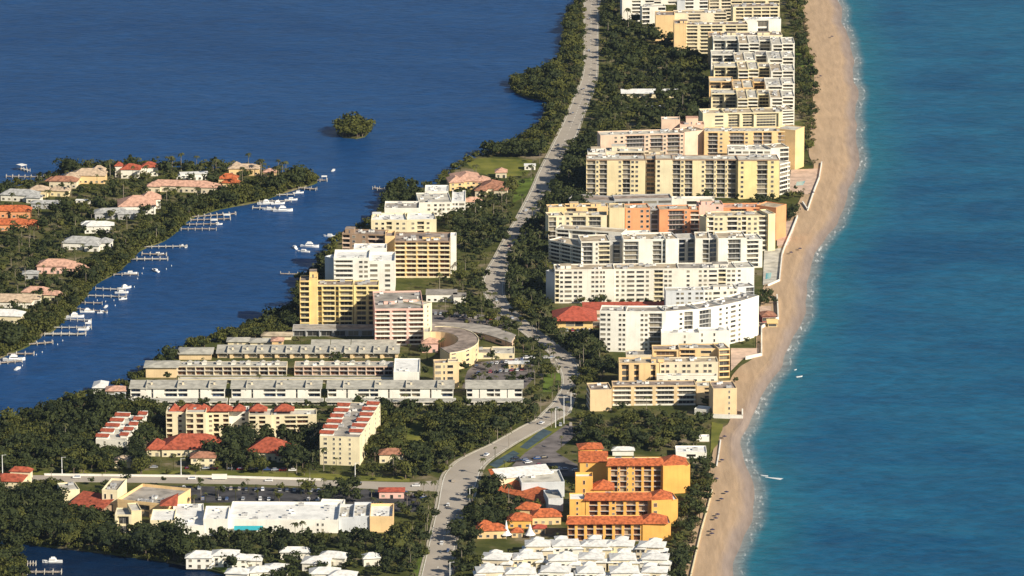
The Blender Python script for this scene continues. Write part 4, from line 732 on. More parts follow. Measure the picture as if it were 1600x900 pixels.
def awnings(r, fr, W, H, n, y00, st, spans, kt):
    for i in range(n):
        for si, (x0, x1) in enumerate(spans):
            y0 = y00+i*st+si*st*.42; x0 += random.uniform(0, .8) if si else 0; x1 -= 0 if si else random.uniform(0, 2)
            b = MB(); zz = H+1.5; c = [(x0, y0, zz), (x1, y0, zz), (x1, y0+3.4, zz+1.0), (x0, y0+3.4, zz+1.0), (x0, y0, zz+.25), (x1, y0, zz+.25), (x1, y0+3.4, zz+1.25), (x0, y0+3.4, zz+1.25)]
            b.add([fr(p) for p in c], [(0, 3, 2, 1), (4, 5, 6, 7), (0, 1, 5, 4), (1, 2, 6, 5), (2, 3, 7, 6), (3, 0, 4, 7)], kt); b.obj('awning_roof', r, r.location)
            b = MB(); b.box(x0+.5, x1-.5, y0+.5, y0+3.3, H, zz+.05, 'bright_white', fr); b.box(x0+.6, x1-.6, y0+3.42, y0+5.4, H, H+2.6, 'bright_white', fr); b.obj('dormer', r, r.location)
awnings(r, fr, W, H, 6, 1.2, 12.6, ((-.6, W*.38), (W*.66, W+.5)), 'rust_tile')
r = bld('apartment_block', 150, 706, 'small white block striped with red roofs deep in the western trees')
fr, W, H, an = wing(r, 150, 709, 196, 711, 687, 56, 3, 'S.3v1S.3v1', 'white_wall', 'light_roof', par=.3, units=6, R='S1v1S1v1')
awnings(r, fr, W, H, 5, 1, 12, ((-.6, W*.5), (W*.68, W+.4)), 'rust_tile')
house(303, 706, 36, 22, 4.5, 'cream_wall', 'rust_tile', 'wide domed red tiled clubhouse, western of the two below the cream block', 0, [(-21, -4, 12, 12, 4), (20, -4, 10, 12, 4)], 6.5, floors=1)
house(423, 712, 24, 20, 4.5, 'cream_wall', 'rust_tile', 'domed red tiled hall, eastern of the two below the cream block', -12, [(11, -8, 8, 10, 4)], 6.5)
house(318, 728, 14, 9, 6, 'cream_wall', 'brown_tile', 'small cream gatehouse with brown hip roof in front of the red clubhouse', 0, None, 2.6, floors=2)
house(612, 720, 14, 10, 5, 'cream_wall', 'brown_tile', 'small brown tiled house right of the tall cream block', 0)
house(196, 728, 12, 8, 3.5, 'cream_wall', 'tan_tile', 'tiny tan gatehouse by the bridge road below the small striped block', 0)
house(14, 760, 18, 14, 5, 'cream_wall', 'rust_tile', 'cream house with orange roof cut by the left edge by the bridge road', -8, [(5, 10, 12, 5, 7)])
house(612, 776, 14, 8, 4, 'salmon_wall', 'red_tile', 'small kiosk with a red edged roof at the east end of the dark lot', 0, None, 1.2)
r = bld('house', 150, 618, 'cluster of white and blue beach house roofs at the lake point', 'house')
wing(r, 146, 616, 166, 616, 606, 14, 2, 'S1w1', 'bright_white', roof='hip', rh=2, kh='white_tile'); wing(r, 166, 622, 196, 622, 611, 10, 2, 'p1S1', 'cool_white', roof='hip', rh=2, kh='pink_tile')
# shopping plaza
r = bld('plaza_building', 97, 790, 'cream plaza building with an angled roof and big red tiled panel')
wing(r, 98, 792, 125, 790, 768, 16, 2, 'S1', 'cream_wall', 'light_roof', units=1, rec=.5); wing(r, 110, 800, 160, 808, 788, 14, 1, 'p1p1', 'brown_wall', roof='shed', rh=4.0, kh='rust_tile', ovh=.8, units=0)
wing(r, 160, 800, 184, 801, 768, 24, 2, 'v1v1S.4', 'cream_wall', 'grey_roof', par=1.2); wing(r, 184, 804, 260, 812, 784, 34, 2, 'S1D1S1', 'peach_wall', 'grey_roof', par=1.6, units=6)
wing(r, 180, 834, 206, 834, 806, 14, 2, 'S.2D1S.2', 'cream_wall', 'light_roof', units=0); wing(r, 206, 834, 222, 833, 800, 16, 2, 'S1', 'pale_yellow', 'light_roof', units=0)
r = bld('plaza_building', 235, 834, 'long bright white plaza building with parapets and a teal awning')
wing(r, 235, 836, 272, 836, 815, 22, 1, 'S.2v1v1v1S.2', 'cream_wall', 'white_roof', par=.8, units=1, rec=.6); wing(r, 272, 840, 320, 839, 824, 44, 1, 'S1', 'bright_white', 'white_roof', par=.8, units=6)
wing(r, 318, 838, 356, 838, 814, 26, 1, 'S1', 'bright_white', 'white_roof', par=1.2, units=3); wing(r, 356, 832, 528, 833, 815, 36, 2, 'S2S3S2v.4v.4S1', 'bright_white', 'white_roof', par=1.4, units=12, rec=.6)
wing(r, 500, 803, 536, 804, 788, 9, 1, 'S1', 'bright_white', 'white_roof', units=0); wing(r, 529, 831, 552, 831, 812, 26, 1, 'S1', 'cool_white', 'light_roof', par=1.5); wing(r, 552, 831, 578, 831, 811, 28, 1, 'S1', 'cool_white', 'light_roof', par=1.8); wing(r, 578, 832, 614, 832, 811, 26, 1, 'S1', 'peach_wall', 'white_roof', par=1.6, rec=.6)
A = G(366, 834); fr = frame(A, 0); b = MB(); c = [(0, -3.2, 3), (16, -3.2, 3), (16, 0, 4.4), (0, 0, 4.4), (0, -3.2, 3.2), (16, -3.2, 3.2), (16, 0, 4.6), (0, 0, 4.6)]; b.add([fr(p) for p in c], [(0, 3, 2, 1), (4, 5, 6, 7), (0, 1, 5, 4), (1, 2, 6, 5), (2, 3, 7, 6), (3, 0, 4, 7)], 'teal_awning'); b.obj('awning', r, r.location)
A = G(247, 826); fr = frame(A, 0); b = MB(); c = [(0, 14, 9), (10, 14, 9), (10, 24, 13.5), (0, 24, 9.2), (0, 14, 9.3), (10, 14, 9.3), (10, 24, 13.8), (0, 24, 9.5)]; b.add([fr(p) for p in c], [(0, 3, 2, 1), (4, 5, 6, 7), (0, 1, 5, 4), (1, 2, 6, 5), (2, 3, 7, 6), (3, 0, 4, 7)], 'rust_tile'); b.obj('red_roof_panel', r, r.location)
# white houses at the lower canal
house(312, 884, 14, 11, 6, 'bright_white', 'white_tile', 'white two storey canal house with dark upper windows, westmost by the water', 0, [(14, 2, 14, 10, 6.5), (22, -3, 8, 9, 5.5)], 2.6, floors=2)
WH = [(392, 884, 12, 9, 'white hip roofed cottage just right of the canal house'), (408, 902, 13, 9, 'white hip roofed cottage below, cut by the bottom edge'), (432, 898, 12, 10, 'white cottage with a rounded roof among palms near the bottom edge'), (372, 905, 12, 8, 'white cottage at the bottom edge nearest the canal'), (462, 872, 16, 7, 'thin white roofed house under dark trees below the plaza')]
for px, py, w_, d_, lab in WH: house(px, py, w_, d_, 4.2, 'white_wall', 'white_tile', lab, random.uniform(-12, 12), None, 2.2)
WH = [(495, 888, 14, 12, 'large white roofed cottage left of the bottom white group'), (522, 880, 15, 9, 'white arched roof cottage at the back of the bottom white group'), (508, 905, 16, 10, 'white roofed cottage at the front of the bottom white group'), (536, 910, 14, 10, 'white roofed cottage cut by the bottom edge right of the group'), (580, 882, 9, 7, 'single small white cottage alone among dark trees')]
for px, py, w_, d_, lab in WH: house(px, py, w_, d_, 4.4, 'white_wall', 'white_tile', lab, random.uniform(-15, 15), None, 2.4)
# white villas
rowv = [(868, 842, 5, 44, 'back row'), (889, 776, 6, 50, 'second row'), (911, 762, 6, 53, 'third row'), (934, 768, 6, 53, 'front row')]
ordn = ['leftmost', 'second from the left', 'third from the left', 'fourth from the left', 'fifth from the left', 'rightmost']
for (py, x0, n, st, rn) in rowv:
    for i in range(n):
        px = x0+st*i+random.uniform(-4, 4); w_ = random.uniform(12.5, 15); d_ = random.uniform(10, 12.5)
        wg = [(w_*.42, -d_*.35, 5.5, 6, random.uniform(4.6, 5.6)), (-w_*.42, -d_*.2, 5, 7, random.uniform(4.5, 6.6)), (random.uniform(-3, 3), d_*.5, 6, 5, 7.6)]
        house(px, py+random.uniform(-3, 3), w_, d_, random.uniform(6.2, 7.4), random.choice(['beige_wall', 'white_wall', 'cream_wall']), 'white_tile', 'white roofed villa, '+(ordn[i] if i < n-1 else 'rightmost')+' of the '+rn+' below the hotel', random.uniform(-7, 7), wg, random.uniform(1.5, 2.2), 'villa', 'white villas below the orange hotel', floors=2)
# orange hotel
r = bld('hotel', 906, 740, 'large orange yellow hotel with red tiled roofs and three stepped wings', 'hotel')
k2 = dict(kw='hotel_yellow', kr='white_roof', kp='hotel_yellow', kg='warm_glass')
def hotelwing(x0, x1, yb, yt, dp, fl, bays, **q):
    fr, W, H, an = wing(r, x0, yb, x1, yb-.5, yt, dp, fl, bays, units=5, par=.4, **k2, **q)
    for (a, c, d0, d1, z0, z1) in ((-1.2, W+1.2, -1.4, 4.8, H-.2, H+2.6),):
        b = MB(); cc = [(a, d0, z0), (c, d0, z0), (c-1.5, d1, z1), (a+1.5, d1, z1), (a, d0, z0+.3), (c, d0, z0+.3), (c-1.5, d1, z1+.3), (a+1.5, d1, z1+.3), ]
        b.add([fr(p) for p in cc], [(0, 3, 2, 1), (4, 5, 6, 7), (0, 1, 5, 4), (1, 2, 6, 5), (2, 3, 7, 6), (3, 0, 4, 7)], 'orange_tile'); b.obj('roof', r, r.location)
        b = MB(); b.box(1, W-1, d1, d1+.5, H, z1+.2, 'bright_white', fr); b.obj('parapet', r, r.location)
    return fr, W, H
fr, W, H = hotelwing(950, 1036, 770, 727, 16, 5, 'S.3G.9w.2G.9w.2S.4w.3G.9S.2G1S.2G1S.2'); hip(r, fr, W-2, W+14, -1.5, 15, H-.1, 4, 'orange_tile')
wing(r, 1036, 772, 1078, 770, 730, 14, 4, 'S1S1', units=0, **k2)
wing(r, 906, 745, 941, 744, 702, 11, 4, 'S1v.2S.3', units=0, roof='hip', rh=2.2, kh='orange_tile', ovh=.9, **k2)
wing(r, 906, 755, 948, 755, 722, 10, 3, 'S.3v.2S1', units=0, roof='shed', rh=3.4, kh='orange_tile', **k2)
fr, W, H = hotelwing(915, 1018, 818, 781, 15, 4, 'S.3G.9S.2G.9S.2w.4G.8S.2G1S.2G1S.3'); hip(r, fr, W-2, W+12, -1.5, 14, H-.1, 3.8, 'orange_tile')
wing(r, 1018, 820, 1059, 818, 784, 14, 3, 'w.4S1', units=0, **k2); wing(r, 890, 818, 914, 818, 782, 13, 4, 'S.5v.3S.5', units=0, **k2)
wing(r, 899, 800, 926, 800, 748, 9, 4, 'S1v.3S1', units=0, par=1.4, **k2); wing(r, 927, 800, 958, 800, 765, 12, 2, 'S1', units=0, roof='hip', rh=4, kh='orange_tile', **k2)
fr, W, H = hotelwing(887, 1004, 846, 818, 15, 3, 'G1S.25'*8); hip(r, fr, W-2, W+14, -1.5, 14, H-.1, 4, 'orange_tile'); wing(r, 1004, 846, 1048, 845, 820, 14, 3, 'S1S1', units=0, **k2)
r = bld('hotel', 790, 800, 'low hotel wing with pale pointed roofs and red tiles left of the orange hotel', 'hotel')
wing(r, 815, 778, 882, 776, 757, 26, 1, 'S1', 'cool_white', 'light_roof', units=4, par=1.0); wing(r, 780, 770, 860, 762, 748, 9, 1, 'S1', 'cream_wall', roof='shed', rh=3, kh='white_tile', units=0)
wing(r, 764, 768, 850, 792, 762, 10, 1, 'S1w1S1', 'cream_wall', roof='shed', rh=4, kh='orange_tile', ovh=1.2); wing(r, 770, 756, 830, 752, 745, 8, 1, 'S1', 'cream_wall', roof='shed', rh=2, kh='orange_tile')
wing(r, 857, 800, 880, 799, 781, 18, 1, 'S1', 'cool_white', 'light_roof', units=1)
house(825, 806, 12, 10, 5, 'peach_wall', 'orange_tile', 'orange tiled pavilion, upper left of the three by the hotel court', -10, None, 3)
house(812, 822, 13, 9, 4.5, 'hotel_yellow', 'orange_tile', 'orange tiled pavilion with a yellow band between two white tents', 0, None, 3.2)
house(853, 816, 16, 10, 4.5, 'peach_wall', 'orange_tile', 'orange tiled pavilion, right of the three by the hotel court', 5, None, 3.4)
house(767, 838, 16, 9, 4.5, 'peach_wall', 'orange_tile', 'orange tiled house behind the left white tent by the road trees', 5, [(-3, 5, 7, 6, 5.5)], 3)
house(808, 838, 6, 5, 3, 'peach_wall', 'orange_tile', 'tiny orange tiled hut between the two white tents', 0, None, 2)
house(843, 832, 7, 5, 3, 'peach_wall', 'red_tile', 'tiny dark red tiled hut in the hotel shadow', 0, None, 1.6)
for px, py, lab, hh in ((791, 840, 'taller white pointed tent, left of the pair by the orange pavilions', 10), (828, 840, 'wider white pointed tent, right of the pair by the orange pavilions', 8)):
    c = G(px, py); t_ = empty('tent', c); tag(t_, lab, 'tent'); b = MB(); n = 8; R_ = 3.2; vs_ = []
    for j, (z, rr_) in enumerate(((1.8, 1.0), (3.0, .62), (5.0, .32), (hh, .04))):
        vs_ += [(c.x+R_*rr_*math.cos(2*math.pi*i/n), c.y+R_*rr_*math.sin(2*math.pi*i/n), c.z+z) for i in range(n)]
    b.add(vs_, [[j*n+i, j*n+(i+1) % n, (j+1)*n+(i+1) % n, (j+1)*n+i] for j in range(3) for i in range(n)]+[list(range(3*n, 4*n))], 'cloth'); b.obj('canopy', t_, c)
    for i in (0, 2, 4, 6):
        b = MB(); p = (c.x+R_*math.cos(2*math.pi*i/n)*.97, c.y+R_*math.sin(2*math.pi*i/n)*.97); b.tube((*p, c.z-.1), (*p, c.z+1.9), .1, .1, 'metal'); b.obj('pole', t_, c)
# pool cabanas south of the tan block
r = bld('cabana', 1060, 706, 'turquoise white flat pool roof beside the beach lawn'); wing(r, 1056, 716, 1104, 716, 708, 14, 1, 'S1W1S1', 'bright_white', 'white_roof', units=2)
r = bld('cabana', 1080, 690, 'narrow white cabana roof above the turquoise pool roof'); wing(r, 1084, 690, 1108, 690, 684, 5, 1, 'S1', 'bright_white', 'white_roof', units=0)
r = bld('cabana', 1000, 706, 'thin white roofed cabana behind the tallest orange hotel wing'); wing(r, 957, 712, 990, 712, 704, 6, 1, 'S1', 'bright_white', roof='hip', rh=1.5, kh='white_tile')
r = bld('cabana', 1090, 642, 'small white annexe in the shade beside the narrow tan end tower'); wing(r, 1085, 648, 1106, 650, 640, 8, 1, 'S1w1', 'bright_white', 'white_roof', units=0)
r = bld('cabana', 1190, 512, 'dark red roofed beach pavilion on the sand by the white curved block'); wing(r, 1191, 505, 1212, 504, 494, 10, 1, 'W1W1', 'dark_red', roof='hip', rh=2, kh='brown_tile')
r = bld('cabana', 1205, 514, 'small yellow beach awning hut at the foot of the red pavilion'); wing(r, 1200, 512, 1214, 512, 505, 6, 1, 'W1', 'yellow_wall', roof='shed', rh=1, kh='gold_wall')
# houses on the lake island
IH = [(32, 312, 26, 12, 4.5, 'white_wall', 'grey_tile', 'grey tiled island house at the left edge facing the lake', [(12, -6, 10, 8, 4)], 3.2),
 (62, 306, 13, 10, 5, 'pale_yellow', 'tan_tile', 'tan roofed island house with a yellow wall beside the grey one', [(14, 4, 14, 8, 4)], 2.8),
 (100, 292, 20, 9, 5, 'beige_wall', 'brown_tile', 'brown red roofed island house beside the tan ridge roof', [(-9, 4, 9, 8, 4)], 3),
 (140, 284, 24, 14, 6, 'peach_wall', 'tan_tile', 'large tan ridge roofed island house at the north shore', [(-12, -6, 12, 10, 5), (6, 9, 9, 7, 7)], 4),
 (205, 276, 14, 12, 6.5, 'white_wall', 'rust_tile', 'red roofed island house with a white turret, west half of the red pair', [(-9, 0, 5, 6, 8.5)], 3.2),
 (234, 273, 12, 10, 6.5, 'white_wall', 'rust_tile', 'red hip roofed island house, east half of the red pair', None, 3.2),
 (303, 280, 20, 8, 4.5, 'bright_white', 'flat_white', 'white flat roofed island house near the north shore', [(-8, -3, 10, 6, 3.6)], 2.5),
 (285, 298, 46, 11, 4.5, 'beige_wall', 'pink_tile', 'very long pinkish roofed island house in the middle', [(22, -3, 14, 9, 4.5), (-20, -3, 10, 8, 4)], 3.2),
 (357, 290, 13, 9, 6, 'peach_wall', 'orange_tile', 'bright orange roofed island house joined to the long pink one', [(3, -6, 12, 6, 4)], 3),
 (382, 272, 22, 10, 5, 'peach_wall', 'tan_tile', 'tan roofed island house near the eastern point', [(-6, 3, 5, 5, 6.5)], 2.6),
 (422, 277, 9, 8, 4.5, 'peach_wall', 'pink_tile', 'small tan island house, easternmost before the point', None, 2),
 (214, 330, 26, 22, 6, 'bright_white', 'pink_tile', 'largest white and pale pink hip roofed island house', [(10, 12, 14, 12, 7)], 5.5),
 (172, 340, 22, 11, 4.5, 'grey_wall', 'grey_tile', 'low grey roofed island house left of the largest pale pink roof', [(12, -4, 14, 8, 4)], 2.4),
 (20, 338, 26, 10, 5, 'orange_wall', 'orange_tile', 'orange tiled island house at the left edge, upper of two', [(6, -3, 14, 8, 5)], 3),
 (14, 358, 28, 12, 4.5, 'orange_wall', 'orange_tile', 'orange tiled island house at the left edge, lower of two', [(16, 1, 9, 8, 4)], 3),
 (155, 362, 20, 10, 5, 'bright_white', 'white_tile', 'white roofed island house below the low grey one', [(-6, 6, 12, 6, 4.5)], 2.4),
 (130, 388, 26, 12, 5, 'bright_white', 'grey_tile', 'blue grey roofed white island house with bright walls', [(15, 2, 9, 9, 5), (8, -6, 10, 6, 4)], 3.4),
 (88, 424, 24, 14, 5, 'salmon_wall', 'pink_tile', 'salmon pink tiled island house in the middle left', [(14, -4, 12, 8, 4)], 3.6),
 (130, 428, 8, 6, 3.4, 'peach_wall', 'pink_tile', 'tiny pink roofed island outbuilding by the mangroves', None, 1.8),
 (58, 466, 18, 10, 5, 'cream_wall', 'pink_tile', 'tan pink roofed island house with a long cream wing', [(12, -3, 12, 6, 4)], 3),
 (22, 476, 34, 9, 5, 'white_wall', 'tan_tile', 'pale long roofed island house at the left edge', [(0, -7, 26, 5, 4)], 2.2),
 (8, 502, 24, 12, 5, 'cream_wall', 'white_tile', 'cream white roofed island house at the left edge by the mangroves', None, 3),
 (48, 434, 10, 8, 3.5, 'grey_wall', 'grey_tile', 'small grey shed roofed house below the salmon pink one', None, 1.6),
 (130, 318, 10, 3, 2.5, 'white_wall', 'flat_white', 'thin white garage roof among palms left of the largest house', None, 1),
 (76, 325, 24, 7, 4, 'grey_wall', 'grey_tile', 'low grey roof strip between the tan and orange island houses', None, 1.6)]
for px, py, w_, d_, h_, kw, kh, lab, wg, rh in IH: house(px, py, w_, d_, h_, kw, kh, lab, random.uniform(-10, 10), wg, rh)
# ================================================================== TREES
def crown_arrays(R, H, nb, nq, q, seed, squash=.7):
    """lumpy crown: leaf sized quads over several blobs plus an inner dark core; returns verts, faces(list), tint"""
    g = np.random.default_rng(seed); V, Fc, T = [], [], []
    blobs = [(0, 0, H*.62, R*.78)]
    for i in range(nb):
        a = g.uniform(0, 2*math.pi); rr = g.uniform(.35, .72)*R; blobs.append((rr*math.cos(a), rr*math.sin(a), H*g.uniform(.42, .86), R*g.uniform(.32, .55)))
    t_ = (1+5**.5)/2
    ico = np.array([(-1, t_, 0), (1, t_, 0), (-1, -t_, 0), (1, -t_, 0), (0, -1, t_), (0, 1, t_), (0, -1, -t_), (0, 1, -t_), (t_, 0, -1), (t_, 0, 1), (-t_, 0, -1), (-t_, 0, 1)], float); ico /= np.linalg.norm(ico[0])
    icf = [(0, 11, 5), (0, 5, 1), (0, 1, 7), (0, 7, 10), (0, 10, 11), (1, 5, 9), (5, 11, 4), (11, 10, 2), (10, 7, 6), (7, 1, 8), (3, 9, 4), (3, 4, 2), (3, 2, 6), (3, 6, 8), (3, 8, 9), (4, 9, 5), (2, 4, 11), (6, 2, 10), (8, 6, 7), (9, 8, 1)]
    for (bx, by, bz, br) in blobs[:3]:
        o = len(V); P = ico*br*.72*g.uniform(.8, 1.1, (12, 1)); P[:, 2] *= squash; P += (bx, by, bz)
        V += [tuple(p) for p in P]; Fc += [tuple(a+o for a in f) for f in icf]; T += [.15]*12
    for k in range(nq):
        bx, by, bz, br = blobs[g.integers(len(blobs))]; d = g.normal(size=3); d /= np.linalg.norm(d)
        if d[2] < -.3: d[2] *= -1
        c = np.array((bx, by, bz))+d*br*g.uniform(.72, 1.08)*np.array((1, 1, squash)); nn = d+g.normal(size=3)*.55; nn /= np.linalg.norm(nn)
        u = np.cross(nn, (0.3, .1, 1)); u /= np.linalg.norm(u); v = np.cross(nn, u); s_ = q*g.uniform(.6, 1.35); tt = g.uniform(.15, 1.0)
        o = len(V)
        for a, b_ in ((-1, -.5), (.2, -.9), (1, .3), (-.1, .9)): V.append(tuple(c+u*s_*a*.6+v*s_*b_*.6)); T.append(tt)
        Fc.append((o, o+1, o+2, o+3))
    return np.array(V), Fc, np.array(T)
def palm_arrays(h, seed, nf=10):
    g = np.random.default_rng(seed); V, Fc, T = [], [], []
    for i in range(nf):
        a = 2*math.pi*i/nf+g.uniform(-.2, .2); L_ = g.uniform(2.0, 2.9); up = g.uniform(.1, 1.1); dx, dy = math.cos(a), math.sin(a); px, py = -dy, dx; o = len(V); tt = g.uniform(.2, .9)
        for j, s_ in enumerate((0, .35, .7, 1.0)):
            x = L_*s_; z = h+up*s_*2.0-2.6*s_*s_; wd = (.18, .55, .5, .06)[j]
            V += [(dx*x+px*wd, dy*x+py*wd, z-.2*(j > 0)), (dx*x, dy*x, z+.12), (dx*x-px*wd, dy*x-py*wd, z-.2*(j > 0))]; T += [tt]*3
            if j: b_ = o+3*j; Fc += [(b_-3, b_-2, b_+1, b_), (b_-2, b_-1, b_+2, b_+1)]
    return np.array(V), Fc, np.array(T)
def arr_mesh(name, V, Fc, T, mats, mi=None):
    me = bpy.data.meshes.new(name); me.from_pydata(V.tolist(), [], Fc)
    for k in mats: me.materials.append(M[k])
    at = me.attributes.new('tint', 'FLOAT', 'POINT'); at.data.foreach_set('value', T.astype(np.float32)); return me
def trunk_mesh(h, r0, k, limbs=0, seed=0, lean=.0):
    g = random.Random(seed); b = MB(); p = Vector((0, 0, -.3)); q = Vector((lean*.4, 0, h*.5)); t_ = Vector((lean, 0, h)); b.tube(p, q, r0, r0*.8, k, 6, False); b.tube(q, t_, r0*.8, r0*.55, k, 6)
    for i in range(limbs):
        a = g.uniform(0, 6.28); b.tube(q, q+Vector((math.cos(a)*h*.45, math.sin(a)*h*.45, h*.5)), r0*.5, r0*.2, k, 5)
    return b.mesh('trunk')
PROTO = {}; LOD = {}
def defkind(kind, leaf, specs, q, nq):
    PROTO[kind] = []; LOD[kind] = []
    for i, (R_, H_, nb) in enumerate(specs):
        V, Fc, T = crown_arrays(R_, H_, nb, nq, q, hash((len(kind), i)) % 999+i, .75)
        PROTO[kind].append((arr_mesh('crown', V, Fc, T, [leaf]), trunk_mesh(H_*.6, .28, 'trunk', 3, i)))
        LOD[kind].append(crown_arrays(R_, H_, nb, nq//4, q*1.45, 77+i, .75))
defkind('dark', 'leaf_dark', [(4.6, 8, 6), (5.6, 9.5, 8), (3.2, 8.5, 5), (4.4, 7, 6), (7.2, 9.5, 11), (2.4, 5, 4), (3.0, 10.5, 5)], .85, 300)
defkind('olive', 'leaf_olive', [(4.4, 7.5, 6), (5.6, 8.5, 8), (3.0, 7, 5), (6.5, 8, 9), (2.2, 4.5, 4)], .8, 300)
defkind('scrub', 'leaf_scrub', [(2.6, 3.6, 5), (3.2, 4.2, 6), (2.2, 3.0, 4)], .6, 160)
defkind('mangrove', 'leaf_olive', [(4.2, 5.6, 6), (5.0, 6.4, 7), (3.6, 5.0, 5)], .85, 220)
PROTO['palm'] = []; LOD['palm'] = []
for i, h in enumerate((9.0, 11.0, 7.5, 12.5)):
    V, Fc, T = palm_arrays(h, i+3, 11); PROTO['palm'].append((arr_mesh('fronds', V, Fc, T, ['leaf_palm']), trunk_mesh(h, .22, 'palm_trunk', 0, 0, 0)))
    V2, F2, T2 = palm_arrays(h, i+3, 7); b = MB(); b.tube((0, 0, 0), (0, 0, h), .22, .14, 'palm_trunk', 4, False); LOD['palm'].append((V2, F2, T2))
TREES = []   # x, y, z, kind, scale, label, squash
grid = {}
def blocked(x, y, m=0):
    for x0, x1, y0, y1, poly in FOOT:
        if x0 <= x <= x1 and y0 <= y <= y1 and inpoly(x, y, poly): return True
    return False
landp = LANDP; penp = [(p.x, p.y) for p in PENP]; cornp = [(p.x, p.y) for p in CORNP]
def scatter(pts, spacing, mix, label, s0=.8, s1=1.15, clip=None, ragged=.0, z=GZ, dense=False):
    P = [G(*p) for p in pts]; P = [(p.x, p.y) for p in P]; xs = [p[0] for p in P]; ys = [p[1] for p in P]
    ks = list(mix); y = min(ys)
    while y < max(ys):
        x = min(xs)
        while x < max(xs):
            a = x+random.uniform(-.62, .62)*spacing; b_ = y+random.uniform(-.62, .62)*spacing
            x += spacing
            if random.random() < ragged or not inpoly(a, b_, P) or blocked(a, b_): continue
            if clip is not None and not inpoly(a, b_, clip): continue
            if not dense and random.random() < .72 and any(x0 <= a <= x1 and y0 <= b_ <= y1 and inpoly(a, b_, pl) for x0, x1, y0, y1, pl in SOFT): continue
            kd = random.choices(ks, [mix[k] for k in ks])[0]
            TREES.append((a, b_, z, kd, random.uniform(s0*.82, s1)*(1 if random.random() > .14 else 1.3), label))
        y += spacing
S = scatter
S([(578, 644), (825, 646), (838, 655), (800, 680), (745, 712), (700, 738), (640, 752), (600, 745), (578, 725), (572, 690)], 5.6, dict(dark=3, olive=1.6), 'wood beside the curving road')
S([(-80, 690), (0, 672), (60, 655), (110, 640), (200, 640), (258, 650), (258, 692), (240, 705), (235, 742), (-80, 742)], 5.8, dict(dark=3, olive=1), 'western lake shore wood', .85, 1.2)
S([(330, 690), (390, 690), (400, 662), (500, 690), (495, 735), (330, 735)], 6.0, dict(dark=3), 'courtyard of the cream tiled block', .9, 1.25)
S([(330, 700), (385, 700), (380, 715), (335, 712)], 5.0, dict(dark=1), 'courtyard of the cream tiled block', 1.2, 1.4)
S([(235, 728), (640, 738), (640, 748), (235, 736)], 7.0, dict(palm=3, olive=1, dark=1), 'strip in front of the red tiled halls', .7, 1.0, ragged=.25)
S([(240, 700), (600, 706), (600, 732), (240, 728)], 7.5, dict(palm=2, olive=2, dark=2), 'gardens around the red tiled halls', .6, 1.0, ragged=.35)
S([(-80, 768), (95, 768), (105, 800), (180, 822), (240, 842), (300, 852), (300, 892), (200, 868), (40, 850), (-80, 838)], 5.4, dict(dark=4, olive=1), 'dark wood along the canal bank', .85, 1.2, clip=landp)
S([(180, 850), (640, 846), (660, 800), (672, 810), (660, 860), (640, 900), (400, 930), (300, 888)], 6.4, dict(dark=5, olive=1, palm=.35), 'wood below the white plaza', .7, 1.1, clip=landp, ragged=.22)
S([(235, 842), (620, 840), (635, 850), (235, 856)], 5.2, dict(dark=3), 'hedge right below the white plaza', .6, .85)
S([(270, 762), (590, 766), (600, 786), (280, 785)], 11, dict(dark=2, palm=3, olive=1), 'lot behind the plaza', .55, .85, ragged=.3)
S([(510, 765), (560, 768), (560, 786), (510, 785)], 6, dict(dark=2), 'lot behind the plaza', .7, .95)
S([(716, 770), (760, 762), (840, 806), (800, 818), (745, 838), (740, 900), (730, 950), (705, 950)], 6.0, dict(dark=4, palm=1, olive=.6), 'grove by the orange tiled pavilions', .75, 1.1)
S([(640, 775), (682, 775), (672, 850), (650, 900), (625, 900), (625, 800)], 7.5, dict(dark=2, olive=1, palm=2), 'verge west of the southern road', .6, .9, ragged=.2)
S([(905, 655), (1112, 655), (1108, 682), (1085, 702), (960, 712), (905, 700), (880, 680)], 6.2, dict(dark=3, olive=1, scrub=2), 'grove below the tan block', .7, 1.05)
S([(1060, 735), (1117, 722), (1108, 770), (1080, 880), (1068, 940), (1045, 900), (1052, 850), (1062, 800), (1082, 775)], 5.0, dict(scrub=3, dark=2.2, olive=.8), 'thicket beside the orange hotel', .7, 1.0)
S([(1040, 900), (1070, 890), (1060, 960), (1030, 960)], 5.0, dict(scrub=3, dark=2.2), 'thicket beside the orange hotel', .7, 1.0)
S([(808, 368), (856, 350), (858, 480), (870, 520), (935, 545), (965, 590), (920, 602), (905, 570), (850, 528), (800, 480), (795, 420)], 6.0, dict(dark=5, olive=.6, palm=.8), 'roadside belt shaded by white blocks', .8, 1.2)
S([(858, 500), (940, 525), (940, 560), (900, 560)], 6.5, dict(dark=4), 'roadside belt shaded by white blocks', .8, 1.1)
S([(862, 300), (918, 260), (918, 330), (850, 350), (845, 330)], 6.0, dict(dark=5, palm=.6), 'roadside belt west of yellow tower', .8, 1.2)
S([(890, 235), (940, 205), (935, 250), (915, 300), (870, 300)], 6.0, dict(dark=5, palm=.6), 'roadside belt west of yellow tower', .8, 1.1)
S([(945, 0), (968, 2), (1050, 62), (1106, 105), (1112, 190), (1035, 206), (940, 214), (910, 225), (925, 170), (940, 130)], 6.6, dict(dark=4, olive=1, palm=.6, scrub=.5), 'far park by the stepped row', .6, 1.15, ragged=.2)
S([(940, -120), (1200, -120), (1180, -20), (960, -5)], 9, dict(dark=4), 'far northern grounds', .8, 1.2)
S([(866, 95), (884, 62), (888, 28), (905, 0), (912, -60), (912, 120), (898, 160), (868, 215), (850, 245), (742, 246), (800, 228), (832, 208), (856, 185)], 6.0, dict(olive=3, dark=2, scrub=1), 'shore belt west of the far road', .7, 1.0, clip=landp, ragged=.12)
